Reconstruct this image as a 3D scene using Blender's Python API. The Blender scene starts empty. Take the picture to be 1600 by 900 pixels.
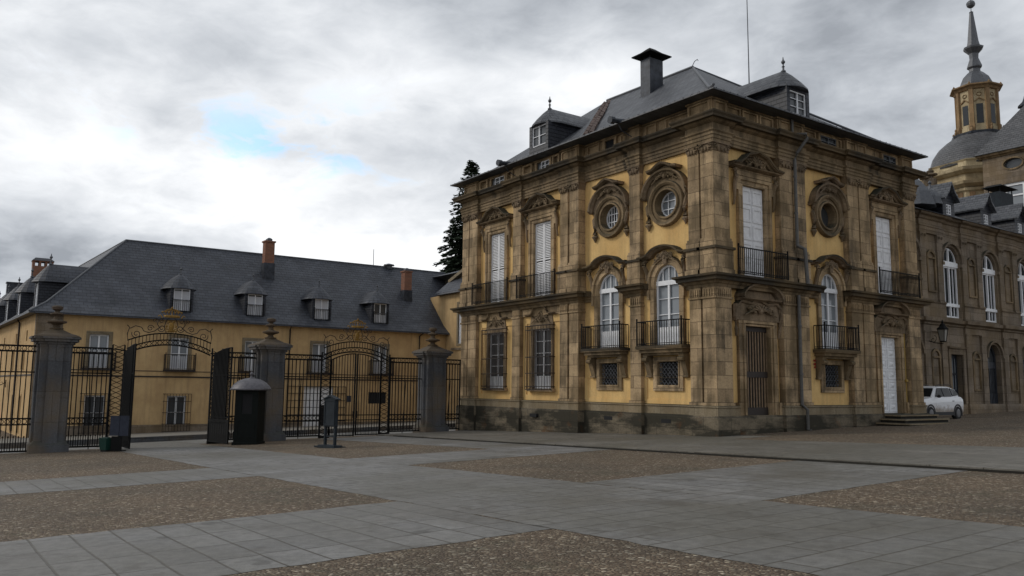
import bpy, bmesh, math, random
from math import sin, cos, pi, radians, sqrt
from mathutils import Vector, Matrix
from mathutils.geometry import tessellate_polygon
random.seed(7)
SC = bpy.context.scene
COL = SC.collection

# ------------------------------------------------------------------ camera
cam_d = bpy.data.cameras.new('camera'); cam = bpy.data.objects.new('camera', cam_d); COL.objects.link(cam)
R_ = Vector((0.57817448, 0.81584133, 0.01082553)); U_ = Vector((0.09246223, -0.07869758, 0.99260134)); F_ = Vector((-0.81065714, 0.57289581, 0.12093545))
cam.matrix_world = Matrix(((R_.x, U_.x, -F_.x, 21.15196), (R_.y, U_.y, -F_.y, -24.53431), (R_.z, U_.z, -F_.z, 1.5), (0, 0, 0, 1)))
cam_d.sensor_width = 36; cam_d.lens = 1285.65 / 1600 * 36; cam_d.clip_start = 0.1; cam_d.clip_end = 2000
SC.camera = cam
SC.view_settings.view_transform = 'Standard'; SC.view_settings.look = 'None'
SC.view_settings.gamma = 1; SC.view_settings.exposure = 0.34; SC.view_settings.use_curve_mapping = False

# ------------------------------------------------------------------ sun
SUN_AZ, SUN_EL = radians(228), radians(34)      # azimuth of the sun seen from the scene (math angle)
sl = bpy.data.lights.new('sun', 'SUN'); sl.energy = 0.95; sl.angle = radians(14); sl.color = (1, 0.94, 0.85)
so = bpy.data.objects.new('sun', sl); COL.objects.link(so)
sd = Vector((cos(SUN_AZ) * cos(SUN_EL), sin(SUN_AZ) * cos(SUN_EL), sin(SUN_EL)))
so.rotation_euler = sd.to_track_quat('Z', 'Y').to_euler(); so.location = (0, 0, 60)

# ------------------------------------------------------------------ world : broken overcast
W = bpy.data.worlds.new('World'); SC.world = W; W.use_nodes = True
nt = W.node_tree; nt.nodes.clear()
def N(t, kind, **kw):
    n = t.nodes.new(kind)
    for k, v in kw.items(): setattr(n, k, v)
    return n
def math_(t, op, a, b=None, c=None, clamp=False):
    n = t.nodes.new('ShaderNodeMath'); n.operation = op; n.use_clamp = clamp
    for i, x in enumerate((a, b, c)):
        if x is None: continue
        if isinstance(x, (int, float)): n.inputs[i].default_value = x
        else: t.links.new(x, n.inputs[i])
    return n.outputs[0]
def mixc(t, fac, a, b, mode='MIX'):
    n = t.nodes.new('ShaderNodeMix'); n.data_type = 'RGBA'; n.blend_type = mode
    for i, x in ((0, fac), (6, a), (7, b)):
        if isinstance(x, (int, float)): n.inputs[i].default_value = x
        elif isinstance(x, tuple): n.inputs[i].default_value = (*x, 1) if len(x) == 3 else x
        else: t.links.new(x, n.inputs[i])
    return n.outputs[2]
def ramp(t, fac, stops, interp='LINEAR'):
    n = t.nodes.new('ShaderNodeValToRGB'); cr = n.color_ramp; cr.interpolation = interp
    while len(cr.elements) < len(stops): cr.elements.new(0.5)
    for e, (p, c) in zip(cr.elements, stops):
        e.position = p; e.color = (*c, 1) if isinstance(c, tuple) else (c, c, c, 1)
    t.links.new(fac, n.inputs[0]); return n.outputs[0]
def noise(t, vec, scale, detail=5, rough=0.55, dist=0.0):
    n = t.nodes.new('ShaderNodeTexNoise'); n.inputs['Scale'].default_value = scale; n.inputs['Detail'].default_value = detail
    n.inputs['Roughness'].default_value = rough; n.inputs['Distortion'].default_value = dist
    t.links.new(vec, n.inputs['Vector']); return n.outputs[0]
tc = N(nt, 'ShaderNodeTexCoord'); sep = N(nt, 'ShaderNodeSeparateXYZ'); nt.links.new(tc.outputs['Generated'], sep.inputs[0])
X, Y, Z = sep.outputs
sky = N(nt, 'ShaderNodeTexSky', sky_type='NISHITA'); sky.sun_disc = False; sky.sun_elevation = SUN_EL; sky.sun_rotation = pi / 2 - SUN_AZ
# clouds lie on a layer: direction / height gives the perspective of a real cloud deck
zz = math_(nt, 'ADD', math_(nt, 'MAXIMUM', Z, 0.0), 0.34)
cx = math_(nt, 'DIVIDE', X, zz); cy = math_(nt, 'DIVIDE', Y, zz)
cb = N(nt, 'ShaderNodeCombineXYZ'); nt.links.new(cx, cb.inputs[0]); nt.links.new(cy, cb.inputs[1]); nt.links.new(math_(nt, 'MULTIPLY', Z, 2.0), cb.inputs[2])
n1 = noise(nt, cb.outputs[0], 1.5, 7, 0.52, 0.35)
n2 = noise(nt, cb.outputs[0], 4.0, 6, 0.55, 0.2)
n3 = noise(nt, cb.outputs[0], 0.55, 3, 0.5)
az = math_(nt, 'ARCTAN2', Y, X); el = math_(nt, 'ARCSINE', Z)
def blob(az0, el0, sa, se, tilt=0.0):
    da = math_(nt, 'SUBTRACT', az, radians(az0)); de = math_(nt, 'SUBTRACT', el, radians(el0))
    de = math_(nt, 'ADD', de, math_(nt, 'MULTIPLY', da, -tilt))
    a = math_(nt, 'DIVIDE', da, radians(sa)); b = math_(nt, 'DIVIDE', de, radians(se))
    s = math_(nt, 'ADD', math_(nt, 'MULTIPLY', a, a), math_(nt, 'MULTIPLY', b, b))
    return math_(nt, 'POWER', 2.718, math_(nt, 'MULTIPLY', s, -1.0))
# brightness of the cloud: bright towards the horizon, grey overhead, darker on the far side from the sun
elr = N(nt, 'ShaderNodeMapRange'); elr.inputs[1].default_value = 0.20; elr.inputs[2].default_value = 0.46; elr.inputs[3].default_value = 7.9; elr.inputs[4].default_value = 5.7
nt.links.new(el, elr.inputs[0])
br = elr.outputs[0]
for (a0, e0, sa, se, amp) in ((112, 16, 22, 12, -2.7), (178, 8.5, 9, 3.4, -5.0), (178, 25, 20, 5, 1.0), (141, 26, 16, 3.6, -1.6), (140, 19.5, 9, 3.5, 1.5), (162, 11, 12, 4, 0.7), (110, 24, 10, 3, 1.4), (-20, 30, 100, 60, -2.2)):
    br = math_(nt, 'ADD', br, math_(nt, 'MULTIPLY', blob(a0, e0, sa, se), amp))
cs = N(nt, 'ShaderNodeMapRange', interpolation_type='SMOOTHERSTEP'); cs.inputs[1].default_value = 0.36; cs.inputs[2].default_value = 0.62; cs.inputs[3].default_value = -0.5; cs.inputs[4].default_value = 0.5; nt.links.new(n1, cs.inputs[0])
br = math_(nt, 'ADD', br, math_(nt, 'MULTIPLY', cs.outputs[0], 1.9))
n4 = noise(nt, cb.outputs[0], 8.5, 8, 0.6, 0.4)
br = math_(nt, 'ADD', br, math_(nt, 'MULTIPLY', math_(nt, 'SUBTRACT', n2, 0.5), 3.6))
br = math_(nt, 'ADD', br, math_(nt, 'MULTIPLY', math_(nt, 'SUBTRACT', n4, 0.5), 3.4))
br = math_(nt, 'MINIMUM', math_(nt, 'MAXIMUM', br, 3.3), 8.8)
tint = ramp(nt, math_(nt, 'DIVIDE', br, 10.0), [(0.0, (0.76, 0.85, 1.0)), (0.5, (0.88, 0.93, 1.0)), (0.95, (0.99, 0.995, 1.0))])
cm = N(nt, 'ShaderNodeVectorMath', operation='SCALE'); nt.links.new(tint, cm.inputs[0]); nt.links.new(br, cm.inputs['Scale'])
hole = math_(nt, 'MAXIMUM', blob(164.5, 16.9, 3.6, 1.3, 0.15), math_(nt, 'MAXIMUM', blob(157.5, 15.4, 5.0, 0.9, 0.20), blob(161, 15.7, 3, 1.1, .2)))
hole = math_(nt, 'MULTIPLY_ADD', math_(nt, 'ADD', math_(nt, 'MULTIPLY', math_(nt, 'SUBTRACT', n4, 0.5), 1.3), math_(nt, 'ADD', math_(nt, 'SUBTRACT', n2, 0.52), math_(nt, 'SUBTRACT', n1, 0.5))), 3.6, hole)
hf = N(nt, 'ShaderNodeMapRange'); hf.inputs[1].default_value = 0.30; hf.inputs[2].default_value = 1.05; nt.links.new(hole, hf.inputs[0])
near = math_(nt, "MULTIPLY", hf.outputs[0], math_(nt, "MULTIPLY", blob(161, 16.2, 10.5, 2.8), 0.75))
bs = N(nt, 'ShaderNodeVectorMath', operation='MULTIPLY'); nt.links.new(sky.outputs[0], bs.inputs[0]); bs.inputs[1].default_value = (1.5, 1.9, 2.05)
skyc = mixc(nt, near, cm.outputs[0], bs.outputs[0])
bg = N(nt, 'ShaderNodeBackground'); bg.inputs[1].default_value = 0.1; nt.links.new(skyc, bg.inputs[0])
wo = N(nt, 'ShaderNodeOutputWorld'); nt.links.new(bg.outputs[0], wo.inputs[0])

# ------------------------------------------------------------------ materials
MATS = {}
def new_mat(name, rough=0.8, metal=0.0, spec=0.4):
    m = bpy.data.materials.new(name); m.use_nodes = True
    b = m.node_tree.nodes['Principled BSDF']; b.inputs['Roughness'].default_value = rough; b.inputs['Metallic'].default_value = metal
    b.inputs['Specular IOR Level'].default_value = spec
    MATS[name] = m; return m, m.node_tree, b
def facade_vec(t):
    """u along the wall, v up, from object coordinates and the object normal"""
    tc = N(t, 'ShaderNodeTexCoord'); s = N(t, 'ShaderNodeSeparateXYZ'); t.links.new(tc.outputs['Object'], s.inputs[0])
    n = N(t, 'ShaderNodeSeparateXYZ'); t.links.new(tc.outputs['Normal'], n.inputs[0])
    ax = math_(t, 'ABSOLUTE', n.outputs[0]); ay = math_(t, 'ABSOLUTE', n.outputs[1])
    sel = math_(t, 'GREATER_THAN', ax, ay)
    u = math_(t, 'ADD', math_(t, 'MULTIPLY', s.outputs[1], sel), math_(t, 'MULTIPLY', s.outputs[0], math_(t, 'SUBTRACT', 1.0, sel)))
    c = N(t, 'ShaderNodeCombineXYZ'); t.links.new(u, c.inputs[0]); t.links.new(s.outputs[2], c.inputs[1])
    return tc, c.outputs[0], u, s.outputs[2], n.outputs[2]
def bump(t, b, h, dist, strength=1.0):
    n = t.nodes.new('ShaderNodeBump'); n.inputs['Distance'].default_value = dist; n.inputs['Strength'].default_value = strength
    t.links.new(h, n.inputs['Height']); t.links.new(n.outputs[0], b.inputs['Normal'])
def brick(t, vec, bw, bh, mortar, c1, c2, cm, off=0.5, bias=0.0, smooth=0.1):
    n = t.nodes.new('ShaderNodeTexBrick'); n.offset = off
    n.inputs['Scale'].default_value = 1; n.inputs['Brick Width'].default_value = bw; n.inputs['Row Height'].default_value = bh
    n.inputs['Mortar Size'].default_value = mortar; n.inputs['Mortar Smooth'].default_value = smooth; n.inputs['Bias'].default_value = bias
    n.inputs['Color1'].default_value = (*c1, 1); n.inputs['Color2'].default_value = (*c2, 1); n.inputs['Mortar'].default_value = (*cm, 1)
    t.links.new(vec, n.inputs['Vector']); return n
def streak_vec(t, u, v, su, sv):
    c = N(t, 'ShaderNodeCombineXYZ'); t.links.new(math_(t, 'MULTIPLY', u, su), c.inputs[0]); t.links.new(math_(t, 'MULTIPLY', v, sv), c.inputs[1]); return c.outputs[0]

def stone_mat(name, c1, c2, cmort, bw, bh, dirt=0.5, moss=0.8, stain=(0.048, 0.039, 0.027)):
    m, t, b = new_mat(name, 0.88, spec=0.25)
    tc, vec, u, v, nz = facade_vec(t)
    br_ = brick(t, vec, bw, bh, 0.009, c1, c2, cmort, 0.5)
    nA = noise(t, tc.outputs['Object'], 0.9, 6, 0.6); nB = noise(t, tc.outputs['Object'], 14, 4, 0.6)
    col = mixc(t, 1.0, br_.outputs[0], ramp(t, nB, [(0.25, 0.72), (0.75, 1.18)]), 'MULTIPLY')
    st = noise(t, streak_vec(t, u, v, 2.6, 0.22), 1.0, 6, 0.62)
    d = math_(t, 'MULTIPLY', ramp(t, math_(t, 'MULTIPLY_ADD', nA, 0.6, math_(t, 'MULTIPLY', st, 0.5)), [(0.49, 0.0), (0.64, 1.0)]), dirt)
    col = mixc(t, d, col, stain)
    warm = ramp(t, noise(t, tc.outputs['Object'], 0.45, 4), [(0.42, 0.0), (0.62, 0.35)])
    col = mixc(t, warm, col, (0.27, 0.185, 0.09))
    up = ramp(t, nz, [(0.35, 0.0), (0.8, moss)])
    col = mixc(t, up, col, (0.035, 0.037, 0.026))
    t.links.new(col, b.inputs['Base Color'])
    bump(t, b, math_(t, 'ADD', nB, math_(t, 'MULTIPLY', br_.outputs[1], -1.2)), 0.012, 0.7)
    return m
stone_mat('stone', (0.54, 0.39, 0.23), (0.29, 0.208, 0.123), (0.12, 0.088, 0.056), 0.95, 0.52, 0.8)
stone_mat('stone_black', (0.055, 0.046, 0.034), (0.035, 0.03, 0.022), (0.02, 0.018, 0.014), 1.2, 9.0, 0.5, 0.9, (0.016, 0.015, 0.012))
stone_mat('stone_moulding', (0.27, 0.196, 0.115), (0.17, 0.124, 0.075), (0.09, 0.07, 0.05), 1.3, 9.0, 0.95, 0.95)
stone_mat('stone_carved', (0.26, 0.19, 0.124), (0.18, 0.132, 0.088), (0.09, 0.07, 0.05), 2.3, 9.0, 0.85, 0.9)
stone_mat('stone_pale', (0.28, 0.23, 0.155), (0.22, 0.18, 0.12), (0.12, 0.10, 0.07), 1.1, 0.5, 0.35)
stone_mat('stone_wing', (0.25, 0.20, 0.15), (0.175, 0.14, 0.105), (0.08, 0.065, 0.045), 0.95, 0.5, 0.55)
stone_mat('church_yellow', (0.55, 0.455, 0.29), (0.50, 0.41, 0.26), (0.34, 0.29, 0.19), 3.0, 9.0, 0.35, 0.4)
stone_mat('church_ochre', (0.33, 0.215, 0.115), (0.28, 0.18, 0.10), (0.18, 0.13, 0.07), 3.0, 9.0, 0.5, 0.4)
stone_mat('pillar_granite', (0.115, 0.118, 0.125), (0.085, 0.088, 0.095), (0.05, 0.05, 0.052), 3.4, 1.25, 0.45, 0.7, (0.03, 0.031, 0.034))
stone_mat('red_sandstone', (0.10, 0.072, 0.058), (0.085, 0.062, 0.05), (0.07, 0.05, 0.04), 3.4, 9, 0.6, 0.4, (0.03, 0.028, 0.026))
# plinth: pale ashlar blackened in big irregular damp patches, rusty in places
m, t, b = new_mat('plinth_stone', 0.9, spec=0.2)
tc_, vec, u, v, nz = facade_vec(t)
br_ = brick(t, vec, 1.15, 0.48, 0.01, (0.20, 0.165, 0.115), (0.15, 0.125, 0.09), (0.07, 0.06, 0.045))
nA = noise(t, streak_vec(t, u, v, 0.28, 0.75), 1.0, 8, 0.66); nB = noise(t, tc_.outputs['Object'], 15, 4, 0.6)
col = mixc(t, 1.0, br_.outputs[0], ramp(t, nB, [(0.25, 0.7), (0.75, 1.2)]), 'MULTIPLY')
col = mixc(t, ramp(t, nA, [(0.42, 0.0), (0.53, 0.9)]), col, (0.028, 0.026, 0.019))
ru = noise(t, streak_vec(t, u, v, 1.1, 1.3), 1.0, 5); col = mixc(t, ramp(t, ru, [(0.60, 0.0), (0.72, 0.6)]), col, (0.12, 0.055, 0.022))
t.links.new(col, b.inputs['Base Color']); bump(t, b, math_(t, 'ADD', nB, math_(t, 'MULTIPLY', br_.outputs[1], -1.0)), 0.012, 0.7)

def stucco_mat(name, base, dark, brick_show=0.0):
    m, t, b = new_mat(name, 0.92, spec=0.15)
    tc, vec, u, v, nz = facade_vec(t)
    nA = noise(t, tc.outputs['Object'], 0.8, 6, 0.62); nB = noise(t, tc.outputs['Object'], 18, 4, 0.6); st = noise(t, streak_vec(t, u, v, 3.2, 0.3), 1, 5, 0.6)
    col = mixc(t, ramp(t, nA, [(0.35, 0.0), (0.65, 0.8)]), base, dark)
    col = mixc(t, ramp(t, st, [(0.46, 0.0), (0.70, 0.65)]), col, (base[0] * 0.62, base[1] * 0.60, base[2] * 0.62))
    col = mixc(t, 1.0, col, ramp(t, nB, [(0.2, 0.88), (0.8, 1.08)]), 'MULTIPLY')
    peel = ramp(t, noise(t, tc.outputs['Object'], 2.1, 6, 0.7), [(0.68, 0.0), (0.70, 0.7)])
    col = mixc(t, peel, col, (0.24, 0.15, 0.09))
    t.links.new(col, b.inputs['Base Color']); bump(t, b, nB, 0.006, 0.5)
stucco_mat('ochre_stucco', (0.76, 0.52, 0.225), (0.60, 0.37, 0.14))
stucco_mat('tan_stucco', (0.60, 0.42, 0.215), (0.43, 0.285, 0.14))

def slate_mat(name, c1, c2, tilt=0.75, bw=0.32, bh=0.2, rough=0.55):
    m, t, b = new_mat(name, rough, spec=0.35)
    tc, vec, u, v, nz = facade_vec(t)
    br_ = brick(t, streak_vec(t, u, v, 1, 1 / tilt), bw, bh, 0.014, c1, c2, (c2[0] * 0.4, c2[1] * 0.4, c2[2] * 0.4), 0.5)
    nA = noise(t, tc.outputs['Object'], 0.6, 6, 0.65); nC = noise(t, tc.outputs['Object'], 5, 3)
    col = mixc(t, 1.0, br_.outputs[0], ramp(t, nA, [(0.3, 0.72), (0.7, 1.35)]), 'MULTIPLY')
    col = mixc(t, ramp(t, nC, [(0.62, 0.0), (0.74, 0.35)]), col, (0.11, 0.105, 0.09))
    t.links.new(col, b.inputs['Base Color'])
    fr = math_(t, 'FRACT', math_(t, 'DIVIDE', v, bh * tilt))
    bump(t, b, math_(t, 'ADD', math_(t, 'MULTIPLY', fr, -0.8), math_(t, 'MULTIPLY', br_.outputs[1], -0.8)), 0.05, 1.0)
slate_mat('slate_roof', (0.088, 0.092, 0.10), (0.046, 0.049, 0.058), 0.62, 0.36, 0.3)
slate_mat('slate_steep', (0.058, 0.063, 0.076), (0.038, 0.042, 0.053), 0.72, 0.5, 0.32)
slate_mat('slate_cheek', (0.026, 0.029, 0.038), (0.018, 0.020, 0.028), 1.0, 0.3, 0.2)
slate_mat('slate_dome', (0.10, 0.10, 0.104), (0.075, 0.076, 0.08), 0.8, 0.5, 0.35)

def plain(name, col, rough=0.6, metal=0.0, spec=0.4, var=0.15, scale=6.0):
    m, t, b = new_mat(name, rough, metal, spec)
    tc = N(t, 'ShaderNodeTexCoord'); n = noise(t, tc.outputs['Object'], scale, 5, 0.6)
    t.links.new(mixc(t, 1.0, col, ramp(t, n, [(0.25, 1 - var), (0.75, 1 + var)]), 'MULTIPLY'), b.inputs['Base Color'])
    return m
plain('iron', (0.008, 0.008, 0.008), 0.75, 0.0, 0.15); plain('rusty_iron', (0.03, 0.022, 0.018), 0.7, 0.2, var=0.4)
plain('white_paint', (0.78, 0.79, 0.81), 0.5, var=0.1); plain('white_shutter', (0.72, 0.72, 0.73), 0.65, var=0.14)
plain('curtain', (0.5, 0.51, 0.54), 0.9, var=0.1, scale=20); plain('dark_inside', (0.012, 0.012, 0.013), 0.9)
plain('dark_reveal', (0.06, 0.045, 0.03), 0.9)
plain('lead', (0.10, 0.105, 0.115), 0.5, 0.3, var=0.3); plain('zinc_dark', (0.035, 0.04, 0.05), 0.5, 0.3, var=0.7, scale=3)
plain('brown_wood', (0.24, 0.165, 0.10), 0.7, var=.3); plain('dark_wood', (0.03, 0.022, 0.018), 0.6); plain('gold', (0.26, 0.15, 0.035), 0.5, 0.5, var=0.35, scale=12)
plain('green_plastic', (0.006, 0.04, 0.03), 0.45); plain('booth_black', (0.006, 0.008, 0.007), 0.7, 0.0, 0.15, var=0.3)
plain('booth_roof', (0.12, 0.115, 0.125), 0.5, 0.3, var=0.35, scale=8); plain('board_grey', (0.019, 0.025, 0.031), 0.7, 0.0, 0.2, var=0.3); plain('notice_blue', (0.038, 0.043, 0.06), 0.7, 0.0, 0.2, var=.25)
plain('car_glass', (0.012, 0.014, 0.016), 0.25, spec=0.15); plain('rubber', (0.015, 0.015, 0.015), 0.8); plain('black_trim', (0.02, 0.02, 0.022), 0.6)
plain('rim_metal', (0.14, 0.14, 0.145), 0.45, 0.5); plain('lamp_glass', (0.28, 0.27, 0.24), 0.3); plain('pipe_lead', (0.10, 0.096, 0.09), 0.5, 0.2, var=0.3)
plain('bark', (0.05, 0.035, 0.025), 0.9); plain('needles', (0.036, 0.056, 0.032), 0.8, var=0.5, scale=0.9); plain('roof_tile_red', (0.13, 0.09, 0.075), 0.8, var=0.5, scale=3)
plain('yellow_pipe', (0.30, 0.19, 0.03), 0.5); plain('red_paint', (0.30, 0.03, 0.02), 0.5)
m, t, b = new_mat('glass', 0.1, spec=0.35); b.inputs['Base Color'].default_value = (0.02, 0.024, 0.028, 1)
m, t, b = new_mat('glass_dim', 0.2, spec=0.5); b.inputs['Base Color'].default_value = (0.05, 0.055, 0.06, 1)
m, t, b = new_mat('glass_pale', 0.15, spec=0.6); b.inputs['Base Color'].default_value = (0.20, 0.22, 0.24, 1)
m, t, b = new_mat('brick_red', 0.9, spec=0.2)
tc_, vec, u, v, nz = facade_vec(t)
br_ = brick(t, vec, 0.27, 0.09, 0.012, (0.30, 0.125, 0.07), (0.20, 0.085, 0.05), (0.16, 0.13, 0.11)); t.links.new(br_.outputs[0], b.inputs['Base Color'])

m, t, b = new_mat('car_white', 0.3, spec=0.5); tc_ = N(t, 'ShaderNodeTexCoord'); sp = N(t, 'ShaderNodeSeparateXYZ'); t.links.new(tc_.outputs['Object'], sp.inputs[0])
mud = math_(t, 'ADD', math_(t, 'MULTIPLY', sp.outputs[2], -1.0), math_(t, 'MULTIPLY', noise(t, tc_.outputs['Object'], 3.0, 6, .7), 1.1))
t.links.new(mixc(t, ramp(t, math_(t, 'ADD', mud, .55), [(0.36, 0.0), (0.62, 0.85)]), (0.68, 0.69, 0.71), (0.20, 0.15, 0.10)), b.inputs['Base Color'])
# ground materials in world-like object coordinates (objects stand at the origin)
def slab_mat(name, base, bw, bh, off, rot=0.0):
    m, t, b = new_mat(name, 0.62, spec=0.35)
    tc = N(t, 'ShaderNodeTexCoord'); mp = N(t, 'ShaderNodeMapping'); mp.inputs['Rotation'].default_value = (0, 0, rot); t.links.new(tc.outputs['Object'], mp.inputs[0])
    o = tc.outputs['Object']
    wob = N(t, 'ShaderNodeTexNoise'); wob.inputs['Scale'].default_value = 0.7; t.links.new(o, wob.inputs['Vector'])
    wv = N(t, 'ShaderNodeVectorMath', operation='SCALE'); t.links.new(wob.outputs['Color'], wv.inputs[0]); wv.inputs['Scale'].default_value = 0.07
    av = N(t, 'ShaderNodeVectorMath', operation='ADD'); t.links.new(mp.outputs[0], av.inputs[0]); t.links.new(wv.outputs[0], av.inputs[1])
    c2 = tuple(x * 0.74 for x in base); cmt = (0.062, 0.052, 0.038)
    br_ = brick(t, av.outputs[0], bw, bh, 0.015, base, c2, cmt, off, smooth=0.35)
    nA = noise(t, o, 0.35, 7, 0.62); nB = noise(t, o, 60, 3, 0.6); nC = noise(t, o, 3.0, 6, 0.65)
    col = mixc(t, 1.0, br_.outputs[0], ramp(t, nB, [(0.25, 0.74), (0.75, 1.22)]), 'MULTIPLY')
    col = mixc(t, ramp(t, nA, [(0.46, 0.0), (0.66, 0.62)]), col, (0.105, 0.093, 0.072))
    col = mixc(t, ramp(t, nC, [(0.56, 0.0), (0.70, 0.40)]), col, (0.07, 0.065, 0.06))
    col = mixc(t, ramp(t, noise(t, o, 1.1, 3), [(0.66, 0.0), (0.70, 0.6)]), col, (0.05, 0.047, 0.043))
    col = mixc(t, ramp(t, noise(t, o, 0.16, 5, 0.6), [(0.44, 0.0), (0.60, 0.7)]), col, (0.105, 0.098, 0.078))
    col = mixc(t, 1.0, col, ramp(t, noise(t, o, 7, 5, 0.7), [(0.3, 0.74), (0.7, 1.22)]), 'MULTIPLY')
    col = mixc(t, ramp(t, noise(t, o, 0.9, 7, 0.75), [(0.55, 0.0), (0.63, 0.55)]), col, (0.075, 0.066, 0.052))
    t.links.new(col, b.inputs['Base Color'])
    t.links.new(ramp(t, nA, [(0.35, 0.72), (0.65, 0.48)]), b.inputs['Roughness'])
    bump(t, b, math_(t, 'ADD', math_(t, 'MULTIPLY', nB, 0.25), math_(t, 'ADD', math_(t, 'MULTIPLY', nC, 0.5), math_(t, 'MULTIPLY', br_.outputs[1], -1.2))), 0.02, 0.8)
slab_mat('granite_slabs', (0.205, 0.20, 0.19), 1.0, 0.485, 0.06)
slab_mat('granite_slabs_turned', (0.205, 0.20, 0.19), 1.0, 0.5, 0.3, pi / 2)
slab_mat('terrace_slabs', (0.175, 0.162, 0.138), 1.1, 0.7, 0.5)
slab_mat('street_slabs', (0.24, 0.24, 0.235), 1.5, 1.1, 0.5, pi / 2)
m, t, b = new_mat('cobbles', 0.75, spec=0.25)
tc_ = N(t, 'ShaderNodeTexCoord'); o = tc_.outputs['Object']
def voro(t, vec, scale, feature='F1', out='Distance'):
    n = N(t, 'ShaderNodeTexVoronoi', feature=feature); n.inputs['Scale'].default_value = scale; t.links.new(vec, n.inputs['Vector']); return n
v1 = voro(t, o, 20.0); v2 = voro(t, o, 20.0, 'DISTANCE_TO_EDGE'); v3 = voro(t, o, 33.0)
sepc = N(t, 'ShaderNodeSeparateColor'); t.links.new(v1.outputs['Color'], sepc.inputs[0])
sep3 = N(t, 'ShaderNodeSeparateColor'); t.links.new(v3.outputs['Color'], sep3.inputs[0])
col = ramp(t, sepc.outputs[0], [(0.0, (0.10, 0.073, 0.05)), (0.35, (0.15, 0.113, 0.08)), (0.74, (0.20, 0.155, 0.11)), (0.88, (0.27, 0.225, 0.165)), (1.0, (0.46, 0.41, 0.33))])
col = mixc(t, ramp(t, sep3.outputs[1], [(0.86, 0.0), (0.93, 0.6)]), col, (0.31, 0.27, 0.20))
edge = ramp(t, v2.outputs['Distance'], [(0.02, 1.0), (0.13, 0.0)])
col = mixc(t, math_(t, 'MULTIPLY', edge, 0.8), col, (0.058, 0.044, 0.032))
nL = noise(t, o, 0.4, 6, 0.65); col = mixc(t, 1.0, col, ramp(t, nL, [(0.3, (0.80, 0.81, 0.80)), (0.7, (1.28, 1.2, 1.1))]), 'MULTIPLY')
col = mixc(t, ramp(t, noise(t, o, 1.3, 5, 0.7), [(0.54, 0.0), (0.68, 0.5)]), col, (0.085, 0.082, 0.05))
t.links.new(col, b.inputs['Base Color'])
bump(t, b, math_(t, 'MINIMUM', v2.outputs['Distance'], 0.3), 0.10, 0.9)
plain('dark_riser', (0.018, 0.016, 0.012), 0.95, var=.5, scale=3)
# street beyond: worn compacted sett
m, t, b = new_mat('worn_ground', 0.85, spec=0.2); tc_ = N(t, 'ShaderNodeTexCoord'); o = tc_.outputs['Object']
t.links.new(ramp(t, noise(t, o, 1.2, 8, 0.7), [(0.3, (0.12, 0.105, 0.085)), (0.7, (0.20, 0.185, 0.16))]), b.inputs['Base Color'])

# ------------------------------------------------------------------ mesh helpers
class Fr:
    """wall frame: a along the wall, b up, c outwards"""
    def __init__(s, o, u, n): s.o = Vector(o); s.u = Vector(u).normalized(); s.n = Vector(n).normalized()
    def p(s, a, b, c=0.0): return s.o + s.u * a + Vector((0, 0, 1)) * b + s.n * c
L = Fr((0, 0, 0), (1, 0, 0), (0, -1, 0)); R = Fr((0, 0, 0), (0, 1, 0), (1, 0, 0))
def gz(x, y): return -0.28 + 0.0335 * max(-46, min(40, x)) + 0.022 * max(-60, min(60, y))

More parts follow.
